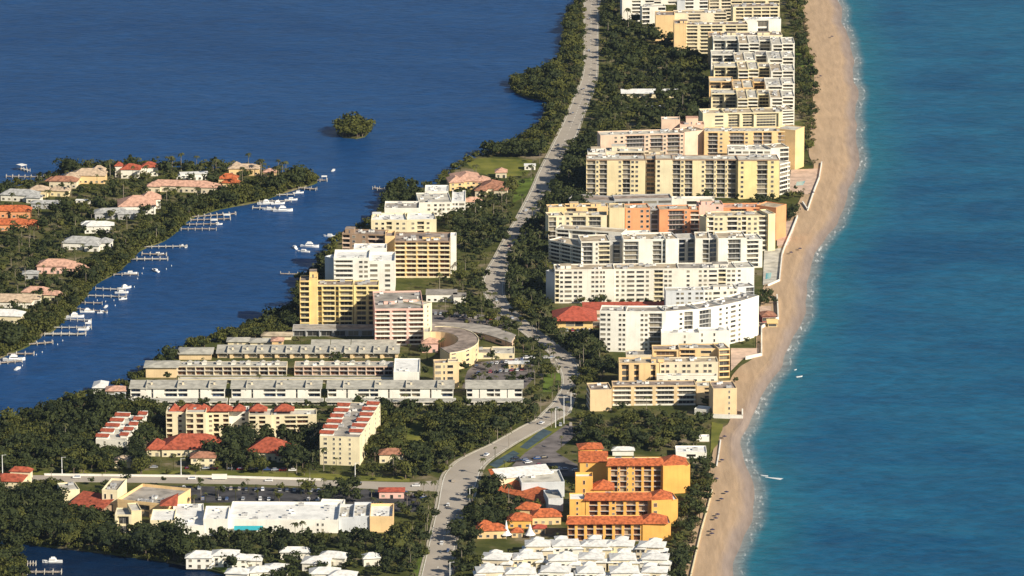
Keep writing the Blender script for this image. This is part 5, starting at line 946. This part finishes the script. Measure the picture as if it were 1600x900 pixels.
S([(800, 128), (860, 112), (870, 130), (862, 160), (812, 146)], 5.0, dict(mangrove=3, dark=2), 'mangrove spit jutting into the lake', .9, 1.15)
S([(740, 236), (845, 232), (845, 247), (740, 247)], 4.8, dict(dark=3), 'dark hedge behind the yellowish lawn', .8, 1.1, clip=landp)
S([(1222, -30), (1250, -30), (1262, 60), (1274, 110), (1276, 190), (1268, 235), (1258, 250), (1258, 190), (1244, 180), (1244, 60)], 5.2, dict(scrub=4, dark=1, olive=1), 'dune scrub along the beach edge', .6, 1.0)
S([(600, 296), (655, 292), (655, 322), (602, 330), (588, 345)], 5.4, dict(dark=4), 'lakeside grove by white stepped blocks', .8, 1.1, clip=landp)
S([(686, 322), (720, 312), (790, 318), (800, 350), (770, 395), (720, 400), (712, 372), (686, 360)], 6.0, dict(dark=4, palm=1, olive=.7), 'grove beside the white stepped blocks', .7, 1.15, ragged=.15)
S([(745, 292), (812, 284), (800, 330), (745, 320)], 6.5, dict(dark=2, olive=2, palm=1), 'gardens around the pinkish villas', .6, 1.0, ragged=.1)
S([(430, 492), (466, 478), (492, 425), (508, 404), (512, 440), (468, 505), (455, 522), (430, 524)], 5.4, dict(dark=4), 'lakeside trees by the yellow tower', .8, 1.15, clip=landp)
S([(272, 556), (350, 526), (440, 492), (462, 500), (440, 528), (350, 536), (300, 550)], 5.2, dict(mangrove=3, dark=1), 'strip behind the lake apartments', .85, 1.1, clip=landp)
S([(196, 602), (228, 580), (272, 560), (282, 566), (228, 592), (205, 606)], 5.2, dict(mangrove=2, dark=2), 'shore grove by the apartment rows', .8, 1.1, clip=landp)
S([(95, 632), (150, 618), (200, 628), (560, 642), (560, 652), (200, 645)], 5.6, dict(dark=3, olive=1), 'hedge before the town house carports', .6, .85, clip=landp)
S([(680, 440), (755, 430), (770, 480), (800, 510), (835, 545), (860, 575), (862, 610), (840, 645), (822, 640), (820, 560), (760, 520), (690, 500)], 6.8, dict(dark=3, palm=2.5, olive=1), 'road bend west side', .6, 1.0, ragged=.3)
S([(700, 400), (770, 400), (752, 440), (700, 440)], 8.5, dict(dark=2, palm=2.5, olive=2), 'gardens by the orange striped wing', .6, .9, ragged=.15)
S([(735, 560), (840, 552), (835, 606), (720, 606)], 12, dict(dark=2, palm=2), 'horseshoe building car park', .5, .8, ragged=.2)
S([(742, 590), (770, 590), (765, 606), (735, 606)], 6, dict(dark=2, palm=1), 'horseshoe building car park', .6, .85)
S([(660, 552), (672, 540), (700, 545), (668, 565)], 5, dict(dark=2, palm=1), 'oval court of the horseshoe building', .6, .8)
S([(868, 480), (1040, 480), (1040, 475), (880, 474)], 4.2, dict(dark=3), 'hedge under the cream white block', .5, .62)
S([(1050, 314), (1215, 318), (1215, 312), (1050, 310)], 5, dict(dark=3), 'bushes under the yellow tower', .5, .8)
S([(1188, 462), (1212, 466), (1212, 480), (1190, 478)], 4.6, dict(dark=3, olive=1), 'clump beside the white curved block', .5, .75)
S([(1150, 535), (1188, 520), (1186, 543), (1150, 545)], 4.6, dict(dark=2, palm=2, scrub=1), 'pool garden of the white curved block', .4, .65)
S([(1255, 250), (1280, 250), (1270, 262), (1250, 262)], 4.6, dict(scrub=3), 'dune scrub along the beach edge', .5, .8)
S([(1222, 330), (1250, 322), (1240, 345), (1220, 350)], 4.6, dict(dark=2, scrub=2), 'dune scrub beside the orange block', .5, .8)
S([(1225, 300), (1262, 298), (1255, 308), (1222, 312)], 4.6, dict(dark=2, scrub=1), 'bushes below the pink terrace', .5, .7)
S([(1140, 660), (1152, 640), (1150, 655)], 4, dict(scrub=1), 'sand edge', .4, .6)
# island
S([(-100, 300), (0, 294), (60, 284), (130, 266), (200, 260), (300, 262), (400, 264), (440, 270), (474, 280), (500, 292), (440, 310), (372, 330), (245, 380), (185, 415), (110, 480), (50, 520), (-60, 560)], 7.2, dict(dark=4, palm=2.2, olive=.8), 'gardens of the lake island', .6, 1.05, clip=penp, ragged=.16)
S([(496, 283), (474, 276), (430, 285), (380, 302), (330, 312), (270, 336), (240, 362), (200, 376), (165, 410), (125, 440), (90, 480), (40, 515), (-60, 545), (-60, 585), (10, 553), (46, 538), (86, 513), (106, 491), (132, 465), (147, 444), (187, 421), (219, 390), (256, 375), (278, 358), (297, 341), (345, 325), (402, 314), (440, 301)], 5.0, dict(mangrove=3, dark=1), 'mangrove fringe of the lake island', .8, 1.1, clip=penp)
S([(60, 286), (130, 268), (200, 262), (300, 264), (400, 266), (440, 272), (474, 282), (474, 284), (300, 270), (130, 274), (60, 290)], 9, dict(palm=3, dark=3), 'north shore of the lake island', .8, 1.15, clip=penp, ragged=.2)
S([(526, 206), (536, 213), (556, 215), (570, 212), (576, 206), (566, 200), (545, 198)], 3.6, dict(mangrove=3), 'tiny islet in the lake', 1.1, 1.5)
S([(-60, 852), (20, 856), (36, 875), (42, 900), (40, 960), (-60, 960)], 5.0, dict(mangrove=2, dark=2), 'corner grove by the canal', .8, 1.15, clip=cornp)
# thin general planting over the rest of the land
S([(0, 640), (560, 350), (900, 0), (1250, 0), (1270, 300), (1200, 450), (1140, 650), (1110, 730), (1050, 900), (0, 900)], 15, dict(palm=3, dark=2, olive=2, scrub=1), 'open ground between buildings', .5, .9, clip=landp, ragged=.35)
for px, py in [(800, 492), (815, 505), (838, 520), (860, 530), (872, 545), (905, 565), (908, 590), (862, 590), (850, 560), (835, 548), (806, 520), (785, 505), (898, 622), (903, 610), (858, 628), (795, 440), (797, 460), (756, 440), (752, 462), (803, 410), (824, 366), (832, 350), (790, 380), (805, 350)]:
    p = G(px, py); TREES.append((p.x, p.y, GZ, random.choice(['dark', 'dark', 'olive', 'palm']), random.uniform(.8, 1.15), 'roadside verge of the coast road'))
# palms along both sides of the road
for i in range(0, len(RL)-1, 2):
    for t_, nn in ((-.16, 'west'), (1.16, 'east')):
        p = G(*mixp(RL[i], RR[i], t_))
        if random.random() < .42 and not blocked(p.x, p.y): TREES.append((p.x+random.uniform(-1, 1), p.y+random.uniform(-4, 4), GZ, 'palm', random.uniform(.8, 1.1), nn+' edge of the coast road'))
def shoreline(P, lab, kd, sp, s0, s1, u0=-60, u1=1640):
    for A, B in zip(P, P[1:]):
        d = B-A; n_ = max(1, int(d.length/sp))
        for i in range(n_):
            p = A+d*((i+random.random())/n_); u_, v_ = PR(p)
            if u0 < u_ < u1 and -20 < v_ < 930 and not blocked(p.x, p.y): TREES.append((p.x+random.uniform(-1.5, 1.5), p.y+random.uniform(-1.5, 1.5), .3, kd, random.uniform(s0, s1), lab))
shoreline(PENP, 'mangrove fringe of the lake island', 'mangrove', 3.6, .55, .95)
shoreline([G(*p) for p in WEST], 'main lake shoreline', 'mangrove', 4.2, .5, .95); shoreline([G(*p) for p in SOUTH], 'dark canal shoreline', 'mangrove', 4.0, .5, .9, 20, 300)
BB = {}
for q in TREES:
    u_, v_ = PR((q[0], q[1], q[2])); u_ = min(max(u_, 0), 1600); v_ = min(max(v_, 0), 900); e_ = BB.setdefault(q[5], [9e9, -9e9, 9e9, -9e9]); e_[0] = min(e_[0], u_); e_[1] = max(e_[1], u_); e_[2] = min(e_[2], v_); e_[3] = max(e_[3], v_)
def where(x, y, z, lab):
    u_, v_ = PR((x, y, z)); e_ = BB[lab]; a = (u_-e_[0])/(e_[1]-e_[0]+1); c = (v_-e_[2])/(e_[3]-e_[2]+1)
    n_ = ('far', 'middle', 'near')[min(2, max(0, int(c*3)))]; m_ = ('left', 'middle', 'right')[min(2, max(0, int(a*3)))]
    return 'centre' if n_ == m_ else (n_+' '+m_ if 'middle' not in (n_, m_) else (n_ if m_ == 'middle' else m_))+' part'
def vis(t_):
    u, v = PR((t_[0], t_[1], t_[2]+3)); return -40 < u < 1640 and -15 < v < 935
CATS = dict(dark='tree', olive='tree', scrub='shrub', mangrove='tree', palm='palm')
NMS = dict(dark='broadleaf_tree', olive='olive_green_tree', scrub='dune_shrub', mangrove='mangrove_tree', palm='palm_tree')
ADJ = dict(dark='dark tree', olive='olive tree', scrub='dry shrub', mangrove='mangrove', palm='palm')
for kd in PROTO:
    T_ = sorted([t for t in TREES if t[3] == kd], key=lambda t: t[1]/ (t[4]) + (0 if vis(t) else 1e6))
    near, rest = T_[:300], T_[300:]
    for (x, y, z, _, s_, lab) in near:
        if not vis((x, y, z)): rest.append((x, y, z, kd, s_, lab)); continue
        cr_, tr_ = random.choice(PROTO[kd]); r_ = empty(NMS[kd], (x, y, z), random.uniform(0, 6.28)); r_.scale = (s_*random.uniform(.9, 1.1), s_*random.uniform(.9, 1.1), s_)
        sz = 'tall ' if s_ > 1.02 else ('small ' if s_ < .78 else 'medium ')
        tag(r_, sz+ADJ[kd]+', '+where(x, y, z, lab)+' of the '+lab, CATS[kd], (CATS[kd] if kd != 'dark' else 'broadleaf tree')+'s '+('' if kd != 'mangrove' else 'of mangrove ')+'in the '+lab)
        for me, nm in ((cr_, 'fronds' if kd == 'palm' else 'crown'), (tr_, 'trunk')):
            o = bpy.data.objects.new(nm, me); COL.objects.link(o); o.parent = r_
    if rest:
        VV, LL, TT, off = [], [], [], 0; fl = []
        for (x, y, z, _, s_, lab) in rest:
            V, Fc, T = random.choice(LOD[kd]); a = random.uniform(0, 6.28); c, s2 = math.cos(a), math.sin(a)
            P = np.stack([(V[:, 0]*c-V[:, 1]*s2)*s_+x, (V[:, 0]*s2+V[:, 1]*c)*s_+y, V[:, 2]*s_+z], 1); VV.append(P); TT.append(np.clip(T+random.uniform(-.25, .4), 0, 1.4))
            fl += [tuple(q+off for q in f) for f in Fc]; off += len(V)
            if kd == 'palm':
                h = V[:, 2].max()*s_*.9; VV.append(np.array([(x-.2, y, z), (x+.2, y, z), (x+.12, y, z+h), (x-.12, y, z+h), (x, y-.2, z), (x, y+.2, z), (x, y+.12, z+h), (x, y-.12, z+h)])); TT.append(np.full(8, 1.2)); fl += [(off, off+1, off+2, off+3), (off+4, off+5, off+6, off+7)]; off += 8
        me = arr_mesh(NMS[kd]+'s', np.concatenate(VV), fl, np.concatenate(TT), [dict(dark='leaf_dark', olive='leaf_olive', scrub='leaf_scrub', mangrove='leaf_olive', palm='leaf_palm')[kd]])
        o = bpy.data.objects.new(dict(dark='distant_woodland', olive='distant_olive_trees', scrub='distant_scrub', mangrove='distant_mangroves', palm='distant_palms')[kd], me); COL.objects.link(o); tag(o, kind='stuff')
        print(kd, len(T_), 'rest', len(rest), 'faces', len(fl))
# ================================================================== CARS
def car_mesh(k, van=False):
    b = MB(); L_, W_ = 4.6, 1.85; h = .75 if not van else .95
    b.box(-L_/2, L_/2, -W_/2, W_/2, .32, h+.12, k, None, .97); b.box(-L_/2+1.05, L_/2-.5, -W_/2+.08, W_/2-.08, h+.12, h+.68, 'blue_glass', None, .80); b.box(-L_/2+1.5, L_/2-.85, -W_/2+.2, W_/2-.2, h+.68, h+.75, k)
    b.box(-L_/2-.06, -L_/2+.1, -W_/2+.1, W_/2-.1, .35, .55, 'metal'); b.box(L_/2-.1, L_/2+.06, -W_/2+.1, W_/2-.1, .35, .55, 'metal')
    for x in (-1.45, 1.45):
        for y in (-W_/2, W_/2-.22): b.tube((x, y, .33), (x, y+.22, .33), .33, .33, 'tyre', 10); b.add([], [], 'tyre')
    return b.mesh('car')
CM = {(c, v): car_mesh('car_'+c, v) for c in ('white', 'silver', 'black', 'red', 'blue', 'tan') for v in (0, 1)}
def car(x, y, ang, place_, col=None, z=GZ+.1):
    c = col or random.choices(['white', 'silver', 'black', 'red', 'blue', 'tan'], [4, 3, 2, 1, 1, 2])[0]
    o = bpy.data.objects.new('parked_car' if 'parked' in place_ else 'car', CM[(c, random.randrange(2))]); COL.objects.link(o); o.location = (x, y, z); o.rotation_euler.z = ang
    tag(o, c+' car '+place_, 'car', 'cars '+place_)
def carrow(x0, y0, x1, y1, n, ang, place_, z=GZ+.1, skip=.15, col=None):
    A, B = G(x0, y0, z), G(x1, y1, z)
    for i in range(n):
        if random.random() < skip: continue
        p = A+(B-A)*((i+random.uniform(-.12, .12))/max(1, n-1)); car(p.x, p.y, ang+random.choice((0, math.pi))+random.uniform(-.04, .04), place_, col, z)
carrow(275, 763, 585, 770, 26, 1.57, 'parked in the dark lot behind the long white plaza', skip=.3)
carrow(280, 780, 520, 782, 20, 1.57, 'parked against the back of the long white plaza', skip=.45)
carrow(622, 770, 660, 778, 5, .2, 'parked beside the small red edged kiosk')
carrow(800, 722, 850, 716, 6, .3, 'parked at the curb of the hotel entrance lot', skip=.1)
carrow(835, 732, 900, 736, 8, .1, 'parked in the grey lot above the hotel roofs', skip=.1)
carrow(790, 712, 840, 728, 4, .5, 'waiting by the lot entrance near the blue court')
carrow(875, 665, 925, 663, 7, 1.57, 'parked at the north edge of the grey lot')
carrow(745, 572, 830, 562, 12, 1.4, 'parked in the lot beside the horseshoe building', skip=.1)
carrow(740, 584, 825, 578, 11, 1.4, 'parked in the middle row beside the horseshoe building', skip=.2)
carrow(728, 600, 810, 598, 11, 1.4, 'parked in front of the short town house row', skip=.2)
carrow(672, 490, 790, 502, 16, 1.57, 'parked along the strip behind the arc roofed hall', skip=.15)
carrow(868, 517, 930, 518, 8, 1.57, 'parked in front of the yellow restaurant', skip=.1)
carrow(822, 560, 862, 560, 5, .2, 'parked under trees at the road bend')
carrow(898, 328, 955, 331, 9, 1.57, 'parked on the deck below the yellow tower', z=GZ+5.6, skip=.1, col='white') if False else None
carrow(240, 731, 470, 736, 18, 0.05, 'parked in front of the red tiled halls', skip=.3)
carrow(970, 168, 1060, 168, 10, 1.57, 'parked in the far park below the white pavilion', skip=.3)
carrow(1000, 118, 1080, 116, 9, 1.57, 'parked among the far park trees', skip=.3)
for i, (px, py) in enumerate([(921, 30), (928, 48), (920, 80), (925, 108), (912, 140), (895, 178), (888, 200), (872, 228), (858, 262), (840, 300), (822, 330), (812, 352), (796, 385), (772, 430), (775, 470), (800, 498), (852, 540), (880, 562), (886, 600), (870, 640), (846, 662), (800, 690), (760, 712), (735, 740), (708, 752), (700, 790), (708, 812), (690, 850), (684, 880), (700, 862), (716, 800), (650, 760), (560, 757), (420, 752), (300, 749), (120, 747), (30, 747)]):
    if i % 5 in (1, 3) and px > 665: continue
    j = min(range(len(RL)-1), key=lambda k: abs((RL[k][1]-py))+abs((RL[k][0]+RR[k][0])/2-px)*.3); A, B = G(*RL[j]), G(*RL[j+1]); d = B-A
    p = G(px, py, GZ+.14); car(p.x, p.y, math.atan2(d.y, d.x) if px > 665 else 0, ('driving on the coast road' if px > 665 else 'driving on the bridge road'), z=GZ+.15)
# ================================================================== LAMPS, SIGN, PEOPLE THINGS
def lamp(px, py, h, lab, g='tall pale lamp posts by the roads'):
    c = G(px, py); r_ = empty('street_lamp', c); tag(r_, lab, 'street lamp', g)
    b = MB(); b.tube(c-Vector((0, 0, .2)), c+Vector((0, 0, h)), .28, .16, 'boat_white', 8); b.obj('pole', r_, c)
    b = MB(); b.tube(c+Vector((0, 0, h-.3)), c+Vector((1.8, 0, h)), .09, .07, 'boat_white', 6); b.obj('arm', r_, c)
    b = MB(); b.box(c.x+1.4, c.x+2.4, c.y-.2, c.y+.2, c.z+h-.12, c.z+h+.1, 'metal'); b.obj('lamp_head', r_, c)
for a in [(97, 743, 11, 'tall lamp post by the bridge road below the western wood'), (283, 745, 11, 'tall lamp post by the bridge road below the domed clubhouse'), (555, 752, 11, 'tall lamp post by the bridge road near the tall cream block'), (881, 662, 17, 'tallest thick white pole at the road junction'), (892, 645, 12, 'slimmer pole just behind the thickest junction pole'), (868, 668, 12, 'slim pole at the junction left of the thickest one'), (734, 800, 14, 'tall lamp post east of the southern road by the dark grove'), (703, 906, 10, 'lamp post at the bottom edge beside the southern road'), (4, 742, 12, 'lamp post at the left edge by the bridge road')]: lamp(*a)
c = G(343, 750); r_ = empty('road_sign', c); tag(r_, 'small blank white board standing by the bridge road parapet', 'sign')
b = MB(); b.box(c.x-4.4, c.x+4.4, c.y-.12, c.y+.12, c.z+.6, c.z+3.6, 'bright_white'); b.obj('board', r_, c)
for s_ in (-3.4, 3.4): b = MB(); b.tube((c.x+s_, c.y+.2, c.z-.2), (c.x+s_, c.y+.2, c.z+3.4), .1, .1, 'metal'); b.obj('post', r_, c)
UM = [(1135, 773), (1127, 784), (1121, 808), (1118, 814), (1113, 832), (1112, 838), (1132, 686), (1128, 723), (1119, 752), (1270, 304), (1236, 398), (1250, 392), (1300, 60), (1282, 122)]
wh = ['by the outer sand', 'by the inner sand', 'upper of the second pair', 'lower of the second pair', 'upper of the lowest pair', 'lower of the lowest pair', 'beside the tiny lawn', 'beside the short pale wall', 'under the beach thicket edge', 'below the pink terrace', 'left of two by the grey terrace', 'right of two by the grey terrace', 'alone on the far wide sand', 'near the far dune scrub']
for (px, py), l_ in zip(UM, wh):
    c = G(px, py, 1.4); r_ = empty('beach_umbrella', c); tag(r_, 'dark beach umbrella, '+l_, 'beach umbrella', 'dark umbrellas scattered on the beach')
    b = MB(); b.tube(c-Vector((0, 0, .3)), c+Vector((0, 0, 2.0)), .05, .04, 'metal', 5); b.obj('pole', r_, c)
    b = MB(); n = 8; b.add([(c.x+1.5*math.cos(6.283*i/n), c.y+1.5*math.sin(6.283*i/n), c.z+1.75) for i in range(n)]+[(c.x, c.y, c.z+2.35)], [[i, (i+1) % n, n] for i in range(n)], 'umbrella_cloth'); b.obj('canopy', r_, c)
# ================================================================== DOCKS AND BOATS
def dock(x0, y0, x1, y1, wd, k, lab, hut=None, piles=True, g=None):
    A, B = G(x0, y0, 1.3), G(x1, y1, 1.3); r_ = empty('dock', A); tag(r_, lab, 'dock', g); d = B-A; L_ = d.length; an = math.atan2(d.y, d.x); fr = frame(A, an)
    b = MB(); n = max(3, int(L_/1.2))
    for i in range(n): b.box(L_*i/n, L_*(i+.9)/n, -wd/2, wd/2, -.12, .06, k, fr)
    b.box(0, L_, -wd/2+.1, -wd/2+.25, -.35, -.13, k, fr); b.box(0, L_, wd/2-.25, wd/2-.1, -.35, -.13, k, fr); b.obj('deck', r_, A)
    m_ = max(3, int(L_/4.5)); b = MB(); b.tube((0, 0, -1.9), (0, 0, 1.2), .22, .20, 'dock_white', 6); me = b.mesh('piling')
    for i in range(m_+1):
        for s_ in ((-1, 1) if piles else (-1,)): place(me, 'piling', r_, fr((L_*i/m_, s_*(wd/2+.15), 0)), an)
    if hut:
        hw = hut; b = MB(); b.box(L_-hw, L_, -hw*.45, hw*.45, 2.6, 2.9, 'white_roof', fr, 1); b.obj('canopy_roof', r_, A); b = MB()
        for x in (L_-hw+.3, L_-.3):
            for y in (-hw*.4, hw*.4): b.tube(fr((x, y, 0)), fr((x, y, 2.6)), .12, .12, 'dock_white', 5)
        b.obj('canopy_posts', r_, A)
    return r_
DK = [(45, 266, 30, 262, 2, 'upper of the two at the far left with a white boathouse', 6), (68, 276, 10, 275, 1.6, 'lower of the two at the far left shore', 0), (478, 281, 511, 281, 1.6, 'at the very tip of the island with a boat lift', 4), (468, 293, 494, 295, 2.5, 'just below the island tip', 0), (425, 304, 460, 303, 1.4, 'with a white boat south of the island tip', 0), (405, 314, 455, 313, 1.4, 'thin one above the big white yachts', 0), (395, 324, 440, 326, 1.8, 'between the big white yachts', 0), (300, 338, 368, 333, 1.8, 'brown one at the upper end of the pier cluster', 0), (298, 343, 360, 341, 1.6, 'second of the pier cluster', 5), (285, 350, 340, 349, 1.5, 'third of the pier cluster', 5), (283, 357, 338, 357, 1.5, 'lowest of the pier cluster', 0), (226, 385, 292, 384, 1.5, 'with twin white boat lifts at its end', 0), (222, 396, 260, 397, 1.6, 'just below the twin lift pier', 0), (190, 404, 262, 404, 2.2, 'long white one in the middle of the shore', 0), (178, 428, 216, 428, 1.4, 'short one near a brown boat', 0), (150, 450, 196, 452, 1.4, 'running to the cluster of white boats', 0), (138, 461, 198, 463, 1.4, 'just below the white boat cluster', 5), (120, 472, 160, 473, 1.4, 'thin one above the blue water gap', 0), (105, 480, 168, 487, 1.2, 'slender one with small blue boat', 0), (100, 498, 143, 500, 1.4, 'between two white motor boats', 0), (85, 511, 143, 511, 1.4, 'just above the widest white pier', 4), (70, 521, 134, 521, 3.2, 'widest bright white one with end platform', 5), (45, 537, 82, 534, 2, 'grey one below the widest pier', 0), (12, 552, 53, 552, 2, 'lowest grey one at the left edge', 0), (0, 566, 34, 563, 2, 'short one in the lower left shore corner', 0), (606, 297, 584, 293, 2.2, 'lone diagonal one right of the channel', 0), (478, 428, 438, 427, 1.4, 'dark one beside the yellow tower trees', 0), (43, 893, 96, 893, 2.4, 'in the bottom left canal with thick posts', 0), (43, 880, 56, 880, 1.6, 'short one above the thick post canal dock', 0)]
for (x0, y0, x1, y1, wd, lab, hut) in DK: dock(x0, y0, x1, y1, wd, 'dock_white' if 'white' in lab else 'dock_wood', 'wooden dock, '+lab, hut or None, wd > 1.5, 'docks along the lake shores')
def boat(px, py, L_, ang, lab, cab=True, k='boat_white', z=0.0):
    c = G(px, py, z); r_ = empty('motor_boat', c, ang); tag(r_, lab, 'boat'); W_ = L_*.3; b = MB(); st = [(-.5, .8, .0), (-.2, 1, 0), (.15, .95, 0), (.38, .55, .1), (.5, .03, .22)]
    V = []
    for s_, w_, up in st: V += [(L_*s_, -W_/2*w_, .16*L_*.6+up*L_*.25), (L_*s_, -W_/2*w_*.6, -.3), (L_*s_, W_/2*w_*.6, -.3), (L_*s_, W_/2*w_, .16*L_*.6+up*L_*.25)]
    fs = []
    for i in range(4):
        o = 4*i; fs += [(o, o+4, o+5, o+1), (o+1, o+5, o+6, o+2), (o+2, o+6, o+7, o+3), (o+3, o+7, o+4, o)]
    fs += [(0, 1, 2, 3), (16, 19, 18, 17)]; b.add(V, fs, k); me = b.mesh('hull'); o = bpy.data.objects.new('hull', me); COL.objects.link(o); o.parent = r_
    if cab:
        d = .1*L_; b = MB(); b.box(-.22*L_, .18*L_, -W_*.34, W_*.34, d*.9, d*.9+.14*L_, 'boat_white', None, .82); o = bpy.data.objects.new('cabin', b.mesh('cabin')); COL.objects.link(o); o.parent = r_
        b = MB(); b.box(-.16*L_, .19*L_, -W_*.35, W_*.35, d*.9+.05*L_, d*.9+.09*L_, 'blue_glass', None, .95); o2 = bpy.data.objects.new('windscreen', b.mesh('windscreen')); COL.objects.link(o2); o2.parent = r_
        if L_ > 9:
            b = MB(); b.box(-.14*L_, .08*L_, -W_*.25, W_*.25, d*.9+.14*L_, d*.9+.2*L_, 'boat_white', None, .85); o3 = bpy.data.objects.new('flybridge', b.mesh('flybridge')); COL.objects.link(o3); o3.parent = r_
BT = [(484, 386, 13, -.2, 'white motor yacht in mid channel, largest of three'), (461, 388, 8, 1.9, 'small dark and white boat left of the mid channel yacht'), (474, 394, 9, 2.9, 'low flat barge right below the mid channel yacht'), (515, 370, 9, 3.0, 'white open boat alone right of the mid channel yacht'), (521, 267, 6, 1.2, 'tiny white boat alone off the island tip'), (466, 302, 8, .3, 'white boat just south of the island tip dock'), (455, 313, 9, .2, 'white motor boat at the thin dock above the yachts'), (415, 319, 12, 3.3, 'white yacht moored nose in, left of the yacht group'), (434, 319, 10, .2, 'white yacht with tall bridge in the yacht group'), (442, 330, 14, 0, 'long white yacht, lowest of the yacht group'), (420, 328, 9, 3.1, 'small blue white boat beside the long yacht'), (340, 351, 7, .2, 'white boat on the lift at the third pier'), (285, 385, 6, 1.5, 'left of two white boats on the twin lifts'), (291, 386, 6, 1.5, 'right of two white boats on the twin lifts'), (247, 398, 8, .2, 'white boat moored above the long white pier'), (243, 424, 8, 2.2, 'brown and white boat nosing out from the shore'), (204, 428, 9, .1, 'low white boat at the short pier'), (195, 451, 10, .6, 'bright white cruiser at the boat cluster'), (190, 458, 9, .1, 'cream cruiser just below the bright white one'), (192, 468, 6, .5, 'small dark boat below the cream cruiser'), (166, 480, 6, 1.3, 'small white boat on the slender dock'), (160, 489, 7, .2, 'blue hulled boat at the end of the slender dock'), (137, 488, 10, .1, 'white sport boat above the thin dock'), (117, 496, 12, .1, 'white motor boat moored by the mangroves'), (140, 504, 8, 1.5, 'white boat lifted at the pier corner'), (138, 514, 8, 1.4, 'white boat standing by the widest pier end'), (22, 563, 14, .05, 'long white boat near the lower left shore'), (28, 577, 7, 1.1, 'small white skiff below the long lower left boat'), (82, 879, 11, 3.2, 'white cruiser on the bottom left canal'), (30, 846, 9, 1.6, 'white boat moored by the corner grove'), (1249, 589, 4.5, .5, 'tiny white surf craft off the tan tower beach'), (1243, 578, 2.8, .9, 'smallest white craft beside the tiny surf craft'), (1194, 744, 4.5, 2.9, 'small white craft with a short wake off the hotel beach'), (205, 867, 3.0, 1, 'tiny white dinghy at the dark canal bank')]
for a in BT: boat(*a, cab=a[2] > 5)
b = MB(); c = G(1205, 746, .05)
b.add([(c.x-3.5, c.y+.3, .05), (c.x+5, c.y-5, .05), (c.x+7, c.y-2, .05), (c.x-3.4, c.y+1.2, .05)], [(0, 1, 2, 3)], 'boat_white'); tag(b.obj('wake_foam'), kind='structure')
b = MB(); b.tube((0, 0, -1), (0, 0, .9), .25, .2, 'boat_white', 6); me = b.mesh('mooring_post')
for i, (px, py) in enumerate([(268, 416), (260, 421), (224, 420), (222, 428), (215, 436), (210, 449), (98, 533), (90, 539), (66, 551), (57, 555), (35, 572), (30, 577), (430, 299), (438, 299), (446, 299), (180, 478), (178, 470), (165, 472), (152, 470)]):
    o = bpy.data.objects.new('mooring_post', me); COL.objects.link(o); o.location = G(px, py, 0); tag(o, 'short pale mooring post standing in the channel by the island docks', 'post', 'mooring posts in the channel')

# ================================================================== AIR
hz = bpy.data.materials.new('haze_air'); hz.use_nodes = True; ht = hz.node_tree
for n_ in list(ht.nodes):
    if n_.type == 'BSDF_PRINCIPLED': ht.nodes.remove(n_)
pv = ht.nodes.new('ShaderNodeVolumePrincipled'); pv.inputs['Color'].default_value = (.55, .72, 1.0, 1); pv.inputs['Density'].default_value = 0.9e-5; pv.inputs['Anisotropy'].default_value = .2
ht.links.new(pv.outputs[0], [n_ for n_ in ht.nodes if n_.type == 'OUTPUT_MATERIAL'][0].inputs['Volume'])
M['haze_air'] = hz
b = MB(); b.box(-70000, 70000, -5000, 70000, -4, 860, 'haze_air'); tag(b.obj('haze'), kind='stuff')
